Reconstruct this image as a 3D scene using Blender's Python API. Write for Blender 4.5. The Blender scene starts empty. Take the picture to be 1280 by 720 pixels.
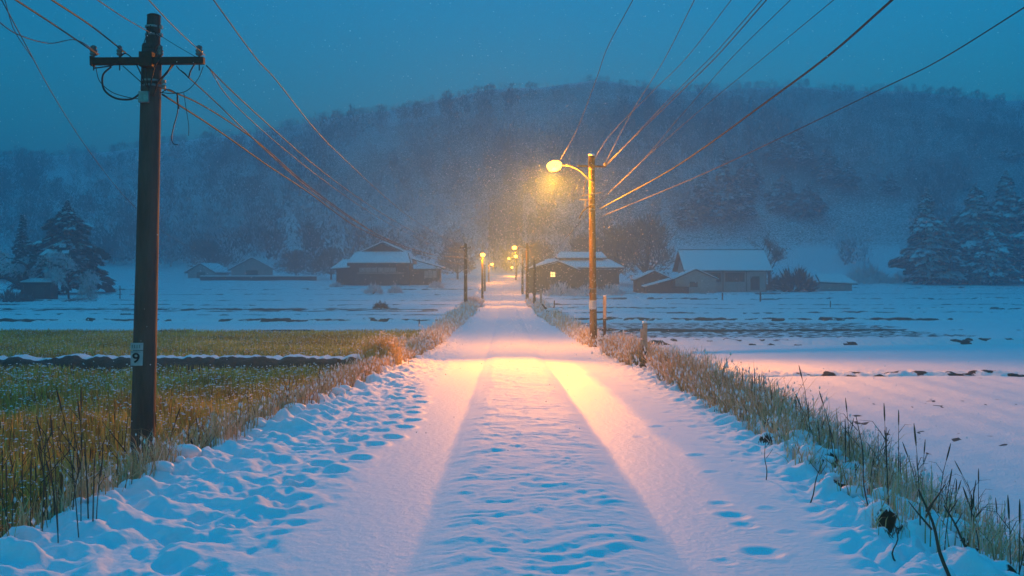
import bpy, math, random
import numpy as np
from mathutils import Vector
rnd = random.Random(7)
rg = np.random.default_rng(11)
R = math.radians
sc = bpy.context.scene
col = sc.collection
# ---------------------------------------------------------------- camera geometry (level camera, shifted lens)
F, VX, HY, CZ = 1100.0, 632.0, 345.0, 1.6
def P(px, py, D):
    return ((px - VX) / F * D, D, CZ + (HY - py) / F * D)
cd = bpy.data.cameras.new('camera'); cam = bpy.data.objects.new('camera', cd); col.objects.link(cam)
cam.location = (0, 0, CZ); cam.rotation_euler = (R(90), 0, 0)
cd.sensor_width = 36; cd.lens = 36 * F / 1280
cd.shift_x = (640 - VX) / 1280; cd.shift_y = -(360 - HY) / 1280
cd.clip_start = 0.1; cd.clip_end = 4000
sc.camera = cam

# ---------------------------------------------------------------- noise
def _h(ix, iy, s):
    v = (ix.astype(np.int64) * 374761393 + iy.astype(np.int64) * 668265263 + s * 982451653) & 0x7fffffff
    v = ((v ^ (v >> 13)) * 1274126177) & 0x7fffffff
    return (v ^ (v >> 16)) & 0xffff
def noise(x, y, s=0):
    x = np.asarray(x, float); y = np.asarray(y, float)
    ix = np.floor(x); iy = np.floor(y); fx = x - ix; fy = y - iy
    u = fx * fx * fx * (fx * (fx * 6 - 15) + 10); v = fy * fy * fy * (fy * (fy * 6 - 15) + 10)
    def g(a, b):
        t = _h(ix + a, iy + b, s) / 65536.0 * 2 * np.pi
        return np.cos(t) * (fx - a) + np.sin(t) * (fy - b)
    return ((g(0, 0) * (1 - u) + g(1, 0) * u) * (1 - v) + (g(0, 1) * (1 - u) + g(1, 1) * u) * v) * 1.5
def fbm(x, y, o=4, s=0):
    t = 0; a = 1.0; x = np.asarray(x, float); y = np.asarray(y, float)
    for i in range(o):
        t = t + a * noise(x, y, s + i); x = x * 2.03 + 7.1; y = y * 2.03 + 3.7; a *= .5
    return t
def billow(x, y, o=3, s=0):
    t = 0; a = 1.0; x = np.asarray(x, float); y = np.asarray(y, float)
    for i in range(o):
        t = t + a * (np.sqrt(noise(x, y, s + i) ** 2 + .012) * 2 - .5); x = x * 2.1 + 5.3; y = y * 2.1 + 9.1; a *= .42
    return t
def ss(a, b, x):
    t = np.clip((np.asarray(x, float) - a) / (b - a), 0, 1); return t * t * (3 - 2 * t)

# ---------------------------------------------------------------- ground shape
def table(pts, sm=3.0):
    X = np.arange(-120, 1000, .5); Y = np.interp(X, [p[0] for p in pts], [p[1] for p in pts])
    k = np.exp(-.5 * (np.arange(-20, 21) * .5 / sm) ** 2); k /= k.sum()
    Yp = np.pad(Y, 20, mode='edge'); Y2 = np.convolve(Yp, k, 'valid')
    return lambda v: np.interp(v, X, Y2)
roadz = table([(-60, .9), (0, 0), (5, -.12), (19, -.56), (31, -.93), (60, -1.38), (102, -1.4), (135, -.8), (157, .1), (175, .8), (200, 1.8), (220, 3.4), (999, 8)])
fieldz = table([(-60, -.9), (0, -1.1), (24, -1.2), (45, -1.3), (60, -1.45), (102, -1.46), (135, -.88), (157, 0), (175, .6), (200, 1.5)])
hillz = table([(0, 0), (198, 0), (222, 7), (248, 22), (285, 48), (322, 71.5), (345, 70), (430, 45), (560, 15), (999, 2)], 4)
el = table([(3, -3.35), (6, -3.2), (10, -3.05), (16, -2.85), (24, -2.6), (31, -2.4), (60, -2.5), (100, -2.45), (200, -2.1)], 1.5)
er = table([(3, 2.2), (6, 2.45), (10, 2.95), (16, 3.1), (31, 2.95), (60, 2.6), (100, 2.3), (200, 2.0)], 1.5)
bwl = table([(3, .85), (10, .8), (30, 1.0), (60, 1.4), (200, 2)], 1.5)
bwr = table([(3, 2.6), (9, 2.2), (18, 1.3), (30, 1.2), (60, 1.4), (200, 2)], 1.5)
RID = [(-900, 170), (-400, 215), (-100, 205), (0, 198), (150, 184), (300, 164), (450, 138), (600, 110), (740, 94), (860, 112), (1000, 106), (1280, 118), (1700, 160), (2200, 150)]
def hillm(x, y):
    px = VX + F * np.asarray(x, float) / np.maximum(np.asarray(y, float), 150)
    return (HY - np.interp(px, [p[0] for p in RID], [p[1] for p in RID])) / 245.0
LEV_L = [(45.5, .16, .5), (57, .2, .5), (69, .12, .5), (79, .14, .6), (92, .12, .7), (107, .16, .8), (124, .14, .9), (142, .2, 1.)]
LEV_R = [(47, .1, .5), (59, .22, .6), (72, .12, .6), (81, .2, .6), (93, .12, .7), (110, .18, .8), (127, .14, .9), (146, .16, 1.)]
def field(x, y):
    x = np.asarray(x, float); y = np.asarray(y, float)
    z = fieldz(y) + .03 * fbm(x * .13, y * .13, 3, 5) + .012 * fbm(x * 1.3, y * 1.3, 3, 6)
    for i, L in enumerate((LEV_L, LEV_R)):
        side = (x < 0) if i == 0 else (x > 0)
        for k, (yc, h, w) in enumerate(L):
            c = yc + .9 * noise(x * .07, x * 0 + k * 3.3 + i, 9) + .012 * (k % 3 - 1) * x
            br = .55 + .9 * np.clip(noise(x * .06, x * 0 + k * 7.7, 19) + .35, 0, 1)
            d = (y - c) / w
            z = z + side * h * br * np.exp(-d ** 4) * (1 + .35 * noise(x * 1.5, y * 1.5, 21))
    far = ss(62, 90, y)
    z = z + far * .05 * fbm(x * .15, y * .6, 3, 30)
    hz = hillz(y) * hillm(x, y)
    z = z + hz + ss(215, 300, y) * 1.6 * fbm(x * .018, y * .018, 3, 41)
    return z
def base(x, y):
    """the ground without fine detail: raised road, banks, fields, hill"""
    x = np.asarray(x, float); y = np.asarray(y, float)
    L, Rr = el(y), er(y)
    wl = ss(0, 1, (L - x) / bwl(y)); wr = ss(0, 1, (x - Rr) / bwr(y))
    w = np.maximum(wl, wr); w = np.maximum(w, ss(205, 250, y))
    return roadz(y) * (1 - w) + field(x, y) * w
def gz(x, y): return float(base(np.array([x]), np.array([y]))[0])

# ---------------------------------------------------------------- object helpers
def link(o, parent=None):
    col.objects.link(o)
    if parent: o.parent = parent
    return o
def tag(o, label=None, cat=None, group=None, kind=None):
    if label: o['label'] = label
    if cat: o['category'] = cat
    if group: o['group'] = group
    if kind: o['kind'] = kind
    return o
def empty(name, loc, rz=0, label=None, cat=None, group=None):
    o = bpy.data.objects.new(name, None); o.location = loc; o.rotation_euler = (0, 0, rz); o.empty_display_size = .2
    link(o); return tag(o, label, cat, group)
def npmesh(name, V, faces_list, mats, parent=None, smooth=False, mi=None, attr=None, loc=None):
    """faces_list: list of (n,k) int arrays"""
    me = bpy.data.meshes.new(name)
    V = np.asarray(V, np.float32)
    me.vertices.add(len(V)); me.vertices.foreach_set('co', V.ravel())
    loops = np.concatenate([f.ravel() for f in faces_list]).astype(np.int32)
    cnt = np.concatenate([np.full(len(f), f.shape[1], np.int32) for f in faces_list])
    st = np.concatenate([[0], np.cumsum(cnt)[:-1]]).astype(np.int32)
    me.loops.add(len(loops)); me.loops.foreach_set('vertex_index', loops)
    me.polygons.add(len(cnt)); me.polygons.foreach_set('loop_start', st); me.polygons.foreach_set('loop_total', cnt)
    if mi is not None: me.polygons.foreach_set('material_index', np.asarray(mi, np.int32))
    me.polygons.foreach_set('use_smooth', np.full(len(cnt), bool(smooth)))
    me.update(calc_edges=True)
    if attr is not None:
        for k, a in attr.items():
            at = me.attributes.new(k, 'FLOAT', 'POINT'); at.data.foreach_set('value', np.asarray(a, np.float32))
    for m in (mats if isinstance(mats, (list, tuple)) else [mats]): me.materials.append(m)
    o = bpy.data.objects.new(name, me); link(o, parent)
    if loc is not None: o.location = loc
    return o
class MB:
    def __init__(s): s.v = []; s.f = []; s.m = []
    def add(s, V, Fc, m=0):
        o = len(s.v); s.v += [tuple(p) for p in V]; s.f += [tuple(i + o for i in f) for f in Fc]; s.m += [m] * len(Fc); return s
    def box(s, x0, x1, y0, y1, z0, z1, m=0):
        V = [(x0, y0, z0), (x1, y0, z0), (x1, y1, z0), (x0, y1, z0), (x0, y0, z1), (x1, y0, z1), (x1, y1, z1), (x0, y1, z1)]
        return s.add(V, [(0, 3, 2, 1), (4, 5, 6, 7), (0, 1, 5, 4), (1, 2, 6, 5), (2, 3, 7, 6), (3, 0, 4, 7)], m)
    def bar(s, a, b, w, h, m=0):
        a = Vector(a); b = Vector(b); d = (b - a).normalized(); up = Vector((0, 0, 1)) if abs(d.z) < .95 else Vector((0, 1, 0))
        sx = d.cross(up).normalized() * w / 2; sz = sx.cross(d).normalized() * h / 2
        V = [a - sx - sz, a + sx - sz, a + sx + sz, a - sx + sz, b - sx - sz, b + sx - sz, b + sx + sz, b - sx + sz]
        return s.add(V, [(0, 1, 2, 3), (4, 7, 6, 5), (0, 4, 5, 1), (1, 5, 6, 2), (2, 6, 7, 3), (3, 7, 4, 0)], m)
    def tube(s, pts, rad, n=8, m=0, caps=True, wob=0):
        pts = [Vector(p) for p in pts]
        if not isinstance(rad, (list, tuple)): rad = [rad] * len(pts)
        V = []; Fc = []; prev = None
        for i, p in enumerate(pts):
            d = (pts[min(i + 1, len(pts) - 1)] - pts[max(i - 1, 0)])
            d = d.normalized() if d.length > 1e-9 else Vector((0, 0, 1))
            if prev is None:
                up = Vector((0, 0, 1)) if abs(d.z) < .9 else Vector((0, 1, 0)); a = d.cross(up).normalized()
            else:
                a = (prev - d * prev.dot(d))
                a = a.normalized() if a.length > 1e-6 else d.orthogonal().normalized()
            prev = a; b = d.cross(a)
            for k in range(n):
                t = 2 * math.pi * k / n; r = rad[i] * (1 + (rnd.uniform(-wob, wob) if wob else 0))
                V.append(p + a * math.cos(t) * r + b * math.sin(t) * r)
        for i in range(len(pts) - 1):
            for k in range(n):
                k2 = (k + 1) % n; Fc.append((i * n + k, i * n + k2, (i + 1) * n + k2, (i + 1) * n + k))
        if caps: Fc.append(tuple(range(n))[::-1]); Fc.append(tuple((len(pts) - 1) * n + k for k in range(n)))
        return s.add(V, Fc, m)
    def lathe(s, c, prof, n=12, m=0):
        """prof: (r,z) up the z axis"""
        return s.tube_prof(c, prof, n, m)
    def tube_prof(s, c, prof, n, m):
        V = []; Fc = []
        for r, z in prof:
            for k in range(n):
                t = 2 * math.pi * k / n; V.append((c[0] + r * math.cos(t), c[1] + r * math.sin(t), c[2] + z))
        for i in range(len(prof) - 1):
            for k in range(n):
                k2 = (k + 1) % n; Fc.append((i * n + k, i * n + k2, (i + 1) * n + k2, (i + 1) * n + k))
        Fc.append(tuple(range(n))[::-1]); Fc.append(tuple((len(prof) - 1) * n + k for k in range(n)))
        return s.add(V, Fc, m)
    def blob(s, c, rx, ry, rz, m=0, n=8, k=5, jit=.15):
        V = [(c[0], c[1], c[2] + rz)]; Fc = []
        for i in range(1, k):
            a = math.pi * i / k
            for j in range(n):
                t = 2 * math.pi * j / n; q = 1 + rnd.uniform(-jit, jit)
                V.append((c[0] + rx * math.sin(a) * math.cos(t) * q, c[1] + ry * math.sin(a) * math.sin(t) * q, c[2] + rz * math.cos(a) * q))
        V.append((c[0], c[1], c[2] - rz)); e = len(V) - 1
        for j in range(n):
            j2 = (j + 1) % n; Fc.append((0, 1 + j, 1 + j2)); Fc.append((e, 1 + (k - 2) * n + j2, 1 + (k - 2) * n + j))
            for i in range(k - 2): Fc.append((1 + i * n + j, 1 + (i + 1) * n + j, 1 + (i + 1) * n + j2, 1 + i * n + j2))
        return s.add(V, Fc, m)
    def build(s, name, mats, parent=None, smooth=False, bevel=0, loc=None):
        me = bpy.data.meshes.new(name); me.from_pydata([tuple(p) for p in s.v], [], s.f)
        for m in (mats if isinstance(mats, (list, tuple)) else [mats]): me.materials.append(m)
        me.polygons.foreach_set('material_index', s.m)
        me.polygons.foreach_set('use_smooth', [smooth] * len(s.f)); me.update()
        o = bpy.data.objects.new(name, me); link(o, parent)
        if loc is not None: o.location = loc
        if bevel:
            b = o.modifiers.new('b', 'BEVEL'); b.width = bevel; b.segments = 2; b.limit_method = 'ANGLE'
        return o
def kids(o): return [c for c in bpy.data.objects if c.parent == o]
def copy_tree(o, parent=None):
    c = o.copy(); col.objects.link(c)
    if parent: c.parent = parent
    for ch in kids(o): copy_tree(ch, c)
    return c
def smooth_path(pts, n=8):
    """Catmull-Rom through pts"""
    p = [np.array(q, float) for q in pts]; p = [2 * p[0] - p[1]] + p + [2 * p[-1] - p[-2]]; out = []
    for i in range(1, len(p) - 2):
        for k in range(n):
            t = k / n
            out.append(.5 * ((2 * p[i]) + (-p[i - 1] + p[i + 1]) * t + (2 * p[i - 1] - 5 * p[i] + 4 * p[i + 1] - p[i + 2]) * t * t + (-p[i - 1] + 3 * p[i] - 3 * p[i + 1] + p[i + 2]) * t ** 3))
    out.append(p[-2]); return out

# ---------------------------------------------------------------- materials
def mat(name):
    m = bpy.data.materials.new(name); m.use_nodes = True; nt = m.node_tree
    b = nt.nodes['Principled BSDF']; return m, nt, b
def N(nt, t, **kw):
    n = nt.nodes.new(t)
    for k, v in kw.items(): setattr(n, k, v)
    return n
def simple(name, c, rough=.8, c2=None, scale=5, bump=0, metal=0, stretch=(1, 1, 1), snow=0, spec=.3, coord='Object', snowth=.55, noise_on_snow=.5):
    """noise-mixed base colour, noise bump, snow lying on faces that look up"""
    m, nt, b = mat(name); L = nt.links.new
    tc = N(nt, 'ShaderNodeTexCoord'); mp = N(nt, 'ShaderNodeMapping'); mp.inputs['Scale'].default_value = stretch
    L(tc.outputs[coord], mp.inputs['Vector'])
    no = N(nt, 'ShaderNodeTexNoise'); no.inputs['Scale'].default_value = scale; no.inputs['Detail'].default_value = 5
    no.inputs['Roughness'].default_value = .65
    L(mp.outputs[0], no.inputs['Vector'])
    rp = N(nt, 'ShaderNodeValToRGB'); rp.color_ramp.elements[0].position = .32; rp.color_ramp.elements[1].position = .68
    rp.color_ramp.elements[0].color = (*c, 1); rp.color_ramp.elements[1].color = (*(c2 or tuple(v * .6 for v in c)), 1)
    L(no.outputs[0], rp.inputs[0]); out = rp.outputs[0]
    if snow:
        ge = N(nt, 'ShaderNodeNewGeometry'); sp = N(nt, 'ShaderNodeSeparateXYZ'); L(ge.outputs['Normal'], sp.inputs[0])
        ad = N(nt, 'ShaderNodeMath', operation='MULTIPLY_ADD'); ad.inputs[1].default_value = noise_on_snow; L(no.outputs[0], ad.inputs[0]); L(sp.outputs['Z'], ad.inputs[2])
        mr = N(nt, 'ShaderNodeMapRange'); mr.inputs['From Min'].default_value = snowth + noise_on_snow * .5 - .07; mr.inputs['From Max'].default_value = snowth + noise_on_snow * .5 + .07
        L(ad.outputs[0], mr.inputs['Value'])
        ml = N(nt, 'ShaderNodeMath', operation='MULTIPLY'); ml.inputs[1].default_value = snow; L(mr.outputs[0], ml.inputs[0])
        mx = N(nt, 'ShaderNodeMix', data_type='RGBA'); L(ml.outputs[0], mx.inputs['Factor']); L(out, mx.inputs['A']); mx.inputs['B'].default_value = (.82, .84, .86, 1)
        out = mx.outputs['Result']
    L(out, b.inputs['Base Color']); b.inputs['Roughness'].default_value = rough; b.inputs['Metallic'].default_value = metal
    b.inputs['Specular IOR Level'].default_value = spec
    if bump:
        n2 = N(nt, 'ShaderNodeTexNoise'); n2.inputs['Scale'].default_value = scale * 3; n2.inputs['Detail'].default_value = 6; L(mp.outputs[0], n2.inputs['Vector'])
        bu = N(nt, 'ShaderNodeBump'); bu.inputs['Strength'].default_value = bump; bu.inputs['Distance'].default_value = .02
        L(n2.outputs[0], bu.inputs['Height']); L(bu.outputs[0], b.inputs['Normal'])
    return m
def ramp_attr(name, cols, attr='v', rough=.8, jit=.25):
    m, nt, b = mat(name); L = nt.links.new
    at = N(nt, 'ShaderNodeAttribute', attribute_name=attr); rp = N(nt, 'ShaderNodeValToRGB')
    cr = rp.color_ramp
    for i, (p, c) in enumerate(cols):
        e = cr.elements[i] if i < 2 else cr.elements.new(p)
        e.position = p; e.color = (*c, 1)
    L(at.outputs['Fac'], rp.inputs[0]); L(rp.outputs[0], b.inputs['Base Color']); b.inputs['Roughness'].default_value = rough
    b.inputs['Specular IOR Level'].default_value = .2
    return m
def emis(name, c, s):
    m, nt, b = mat(name); b.inputs['Base Color'].default_value = (*c, 1)
    b.inputs['Emission Color'].default_value = (*c, 1); b.inputs['Emission Strength'].default_value = s; return m
def snow_mat(name, bumps=((40, .012), (160, .004)), soil=0, rough=.55, base_c=(.86, .87, .89), sscale=1.2, soilth=.5, glaze=0, ss_w=0):
    m, nt, b = mat(name); L = nt.links.new
    tc = N(nt, 'ShaderNodeTexCoord'); b.inputs['Base Color'].default_value = (*base_c, 1); b.inputs['Roughness'].default_value = rough
    b.inputs['Specular IOR Level'].default_value = .35
    prev = None
    for s_, d_ in bumps:
        n = N(nt, 'ShaderNodeTexNoise'); n.inputs['Scale'].default_value = s_; n.inputs['Detail'].default_value = 4; L(tc.outputs['Object'], n.inputs['Vector'])
        bu = N(nt, 'ShaderNodeBump'); bu.inputs['Strength'].default_value = 1; bu.inputs['Distance'].default_value = d_; L(n.outputs[0], bu.inputs['Height'])
        if prev: L(prev, bu.inputs['Normal'])
        prev = bu.outputs[0]
    if prev: L(prev, b.inputs['Normal'])
    if glaze:
        ag = N(nt, 'ShaderNodeAttribute', attribute_name='glaze'); mg = N(nt, 'ShaderNodeMapRange'); mg.inputs['To Min'].default_value = rough; mg.inputs['To Max'].default_value = glaze
        L(ag.outputs['Fac'], mg.inputs['Value']); L(mg.outputs[0], b.inputs['Roughness'])
        ms = N(nt, 'ShaderNodeMapRange'); ms.inputs['To Min'].default_value = .1; ms.inputs['To Max'].default_value = .17; L(ag.outputs['Fac'], ms.inputs['Value']); L(ms.outputs[0], b.inputs['Specular IOR Level'])
    if soil:
        ge = N(nt, 'ShaderNodeNewGeometry'); sp = N(nt, 'ShaderNodeSeparateXYZ'); L(ge.outputs['True Normal'], sp.inputs[0])
        n = N(nt, 'ShaderNodeTexNoise'); n.inputs['Scale'].default_value = sscale; n.inputs['Detail'].default_value = 6; n.inputs['Roughness'].default_value = .7; L(tc.outputs['Object'], n.inputs['Vector'])
        ma = N(nt, 'ShaderNodeMath', operation='MULTIPLY_ADD'); ma.inputs[1].default_value = .8; L(n.outputs[0], ma.inputs[0]); L(sp.outputs['Z'], ma.inputs[2])
        at = N(nt, 'ShaderNodeAttribute', attribute_name='soil'); su = N(nt, 'ShaderNodeMath', operation='SUBTRACT'); L(ma.outputs[0], su.inputs[0]); L(at.outputs['Fac'], su.inputs[1])
        mr = N(nt, 'ShaderNodeMapRange'); mr.inputs['From Min'].default_value = soilth + .36; mr.inputs['From Max'].default_value = soilth + .46; L(su.outputs[0], mr.inputs['Value'])
        n3 = N(nt, 'ShaderNodeTexNoise'); n3.inputs['Scale'].default_value = 14; L(tc.outputs['Object'], n3.inputs['Vector'])
        rp = N(nt, 'ShaderNodeValToRGB'); rp.color_ramp.elements[0].color = (.018, .012, .008, 1); rp.color_ramp.elements[1].color = (.09, .06, .035, 1); L(n3.outputs[0], rp.inputs[0])
        mx = N(nt, 'ShaderNodeMix', data_type='RGBA'); L(mr.outputs[0], mx.inputs['Factor']); L(rp.outputs[0], mx.inputs['A']); mx.inputs['B'].default_value = (*base_c, 1)
        L(mx.outputs['Result'], b.inputs['Base Color'])
    return m
M = {}
M['snow_road'] = snow_mat('road_snow', ((18, .008), (70, .002)), glaze=.62, rough=.85, soil=1, soilth=.22, sscale=5)
M['snow_field'] = snow_mat('field_snow', ((4, .03), (30, .02)), soil=1, sscale=2.2, soilth=.36)
M['bank'] = snow_mat('bank_soil_and_snow', ((6, .05), (40, .02)), soil=1, sscale=3, soilth=.40)
M['snow'] = snow_mat('lying_snow', ((10, .02),))
M['roofsnow'] = snow_mat('roof_snow', ((1.2, .1), (6, .03)))
M['pole'] = simple('weathered_pole_wood', (.13, .10, .085), .8, (.06, .05, .045), 8, .5, stretch=(1, 1, .12))
M['pole2'] = simple('brown_pole_wood', (.30, .19, .10), .75, (.13, .07, .035), 5, .5, stretch=(1, 1, .15))
M['pole3'] = simple('dark_pole_wood', (.10, .065, .045), .8, (.05, .035, .025), 5)
M['pale_board'] = simple('frosted_pale_board', (.52, .42, .34), .8, (.38, .28, .21), 12)
M['iron'] = simple('dark_iron', (.035, .033, .032), .55, (.07, .045, .03), 20, .3, metal=.4)
M['steel'] = simple('galvanised_steel', (.35, .36, .37), .5, (.2, .21, .22), 15, metal=.6)
M['wire'] = simple('cable_rubber', (.03, .028, .028), .55, (.05, .045, .04), 10)
M['wire2'] = simple('weathered_cable', (.04, .035, .03), .6, (.03, .028, .026), 10)
M['porc'] = simple('insulator_glaze', (.25, .22, .20), .25, (.12, .10, .09), 10)
M['plate'] = simple('painted_plate', (.55, .57, .6), .6, (.42, .44, .47), 20)
M['ink'] = simple('black_ink', (.02, .02, .022), .7)
M['band'] = simple('pale_band', (.55, .62, .70), .5, (.4, .45, .5), 12)
M['wall_dark'] = simple('brown_weathered_boards', (.10, .065, .05), .85, (.05, .035, .03), 3, .4, stretch=(1, 1, .2))
M['wall_pale'] = simple('pale_plaster', (.42, .40, .37), .9, (.30, .28, .26), 1.5, .2)
M['wall_grey'] = simple('grey_plaster', (.46, .42, .40), .9, (.34, .30, .28), 1.5, .2, stretch=(3, 3, .4))
M['wall_red'] = simple('rust_red_boards', (.12, .05, .045), .85, (.08, .035, .03), 3)
M['roof_dark'] = simple('dark_roof_tiles', (.05, .05, .055), .7, (.035, .035, .04), 4)
M['glass'] = simple('dark_window_glass', (.03, .04, .05), .1, (.02, .03, .04), 2, spec=.6)
M['wood'] = simple('window_wood', (.12, .09, .07), .8)
M['litwin'] = emis('lit_window_paper', (1, .55, .16), 1.3)
M['lamp'] = emis('lit_lamp_glass', (1, .36, .035), 5)
M['lamp_far'] = emis('lit_far_lamp_glass', (1, .34, .03), 7)
M['yard'] = emis('lit_yard_bulb', (.9, .95, 1), 6)
M['conifer'] = simple('dark_conifer_needles', (.028, .045, .032), .9, (.014, .024, .018), 1.2, coord='Object')
M['bark'] = simple('dark_bark', (.06, .045, .035), .9, (.03, .024, .02), 4, stretch=(1, 1, .2))
M['frost'] = simple('frosted_twigs', (.92, .78, .78), .9, (.70, .56, .58), .9)
M['frost2'] = simple('brown_frosted_twigs', (.20, .17, .16), .9, (.10, .085, .08), 1.2)
SKYTINT = (.055, 1.44, 1.44, 1); SKYSTR = .15; HZD = .0039; HZC = (.35, .59, .71, 1); EXPO = 1.38; LPW = .24; LPF = .34
M['conifer_sn'] = simple('dark_shrub_under_snow', (.05, .06, .05), .9, (.03, .035, .03), 1.0, snow=1, snowth=.6)
# ================================================================ SETTING
def grid_faces(nr, nc):
    i = np.arange(nr - 1)[:, None] * nc + np.arange(nc - 1)[None, :]
    i = i.ravel(); return np.stack([i, i + 1, i + nc + 1, i + nc], 1)
# --- the wide ground sheet: fields, valley floor, hillside
ys = [-90.0, -60, -40, -25, -15, -8, -3, 0]
y = 0.0
while y < 900:
    y += max(.12, y * .0048) if y < 230 else y * .012
    ys.append(y)
ys = np.array(ys)
sv = np.concatenate([np.linspace(-3, -.86, 26)[:-1], np.linspace(-.86, .86, 420), np.linspace(.86, 3, 26)[1:]])
YY, SS = np.meshgrid(ys, sv, indexing='ij'); XX = SS * (np.maximum(YY, 0) + 12)
XX = np.clip(XX, -1000, 1000)
ZZ = base(XX, YY)
inroad = ss(0, .6, XX - (el(YY) - bwl(YY) - .3)) * ss(0, .6, (er(YY) + bwr(YY) + .3) - XX) * (YY < 232)
ZZ = ZZ - .22 * inroad
# stubble roughness of the right rough field, and faint plough rows
rough = ((XX > 0) & (YY > 40) & (YY < 57) & (XX < 22 + 4 * noise(YY * .2, YY * 0, 3))).astype(float)
rows = .012 * np.sin(XX * 6.5 + .5 * noise(XX * .3, YY * .3, 8)) * (YY < 24) * (XX > 4)
ZZ += rows
soil = np.zeros_like(ZZ)
soil += rough * (.62 + .6 * noise(XX * 2.5, YY * 2.5, 61))
soil += ((YY < 24.5) & (XX > 4)) * np.clip(1.1 * fbm(XX * 3.2, YY * 2.2, 3, 63) * (.4 + ss(-.3, .3, noise(XX * .25, YY * .25, 68))) - .28, 0, .85)
soil += ((XX < -3.6) & (YY < 45)) * (.62 + .25 * noise(XX * 3, YY * 3, 67))
wilt = np.clip(fbm(XX * .035, YY * .55, 4, 64), -1, 1)
soil += ss(60, 75, YY) * (YY < 215) * np.clip(wilt * .9 - .14, 0, .6) * (.7 + 1.1 * noise(XX * 1.6, YY * 2.4, 66))
for c0 in (80,): soil += ((XX < -6) & (np.abs(YY - c0) < 5)) * np.clip(fbm(XX * .5, YY * .8, 3, 65) * .8 + .4, 0, .75)
for LL, sg in ((LEV_L, -1), (LEV_R, 1)):
    for k, (yc, h, w) in enumerate(LL):
        c = yc + .9 * noise(XX * .07, XX * 0 + k * 3.3 + (0 if sg < 0 else 1), 9) + .012 * (k % 3 - 1) * XX
        d = (YY - c) / w; soil += (XX * sg > 0) * (d > -1.1) * (d < -.35) * np.clip(.66 + .4 * noise(XX * .25, YY * .5, 69) + .5 * noise(XX * 1.8, YY * 2.5, 70), 0, 1)
soil += ss(205, 225, YY) * .5
g = npmesh('ground', np.stack([XX.ravel(), YY.ravel(), ZZ.ravel()], 1), [grid_faces(len(ys), len(sv))], M['snow_field'], smooth=True, attr={'soil': soil.ravel()})
tag(g, kind='structure')

# --- the snow covered road with its shoulders
ys = []; y = 2.0
while y < 226:
    ys.append(y); y += max(.022, y * .0036) if y < 45 else y * .0075
ys = np.array(ys); nc = 470
t = np.linspace(0, 1, nc)
L0 = el(ys) - bwl(ys) - .1; R0 = er(ys) + bwr(ys) + .1
XX = L0[:, None] * (1 - t) + R0[:, None] * t; YY = np.repeat(ys[:, None], nc, 1)
B = base(XX, YY)
RC = .26
ax = np.abs(XX - RC)
fade = 1 - .75 * ss(20, 38, YY)
edgew = .10 * fbm(YY * .45, XX * 0 + np.sign(XX - RC) * 4, 3, 71)
ridge = 1 - ss(.50, .86, ax + edgew)
wr = fbm(XX * 2.3 + .9 * noise(XX * 1.7, YY * 1.9, 5), YY * 4.2 + 1.1 * noise(XX * 1.9, YY * 1.5, 6), 5, 72)
Z = B + ridge * (.04 + .017 * wr * fade + .005 * billow(XX * 5, YY * 9, 2, 73) * fade)
track = ss(.74, .86, ax) * (1 - ss(1.45, 1.75, ax + .1 * noise(YY * .7, XX * 0 + 2, 7)))
Z -= track * .012; Z += track * .0012 * fbm(XX * 9, YY * 2.5, 3, 74)
# shoulders
ls = ss(1.5, 2.4, RC - XX + .25 * noise(YY * .5, YY * 0, 12)); rs = ss(1.75, 2.6, XX - RC + .2 * noise(YY * .5, YY * 0 + 5, 12))
warp = .35 * noise(XX * 1.3, YY * 1.3, 75)
Z += ls * (.050 * billow(XX * 2.3 + warp, YY * 2.2 - warp + XX * .8, 4, 76) + .012 * fbm(XX * 7, YY * 7, 3, 77))
# chain of small trodden dents between shoulder and track
midl = np.exp(-((RC - XX - 1.95) / .32) ** 2)
Z -= midl * .024 * ss(.12, .5, noise(XX * 5.5, YY * 4.2, 78))
Z += rs * (.02 * billow(XX * 2.6 + warp, YY * 2.3, 3, 79) + .010 * fbm(XX * 6, YY * 6, 3, 80))
midr = np.exp(-((XX - RC - 2.3) / .5) ** 2); Z -= midr * .016 * ss(.3, .6, noise(XX * 4, YY * 3.3, 81)) * (YY > 7)
# lumpy crest and bank sides
lb = ss(-.9, -.1, (el(YY) - XX) / 1.0) * (1 - ss(1.0, 1.5, (el(YY) - XX) / bwl(YY)))
rb = ss(-.5, .3, (XX - er(YY)) / 1.0) * (1 - ss(.9, 1.3, (XX - er(YY)) / bwr(YY)))
big = 1 - .45 * ss(18, 40, YY)
Z += lb * big * (.10 * billow(XX * 1.8 + warp, YY * 2.1, 4, 82) + .02 * fbm(XX * 8, YY * 8, 3, 92) + .035)
Z += rb * big * (.14 * billow(XX * 2.0 + warp, YY * 1.8, 3, 83) + .055 * fbm(XX * 4.5, YY * 4.5, 3, 84) + .03)
# footprints
def dent(cx, cy, rx, ry, d, a=0):
    global Z
    m = (np.abs(YY - cy) < .6) & (np.abs(XX - cx) < .6); dx = XX[m] - cx; dy = YY[m] - cy
    u = (dx * math.cos(a) + dy * math.sin(a)) / rx; v = (-dx * math.sin(a) + dy * math.cos(a)) / ry; q = u * u + v * v
    Z[m] += -d * np.exp(-q * q * .8) + d * .3 * np.exp(-(np.sqrt(q) - 1.5) ** 2 * 5)
for px, py, w in ((953, 689, 1), (916, 643, .9), (900, 628, .6), (872, 569, .8), (889, 590, .5), (822, 533, .8), (800, 545, .5), (930, 655, .6), (960, 636, .5), (985, 665, .4), (905, 700, .4)):
    yy = 4.0
    for _ in range(40): yy = (CZ - float(roadz(yy))) * F / (py - HY)
    dent((px - VX) / F * yy, yy, .075 * w + .03, .065 * w + .03, .02 * w, rnd.uniform(-.5, .5))
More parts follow.
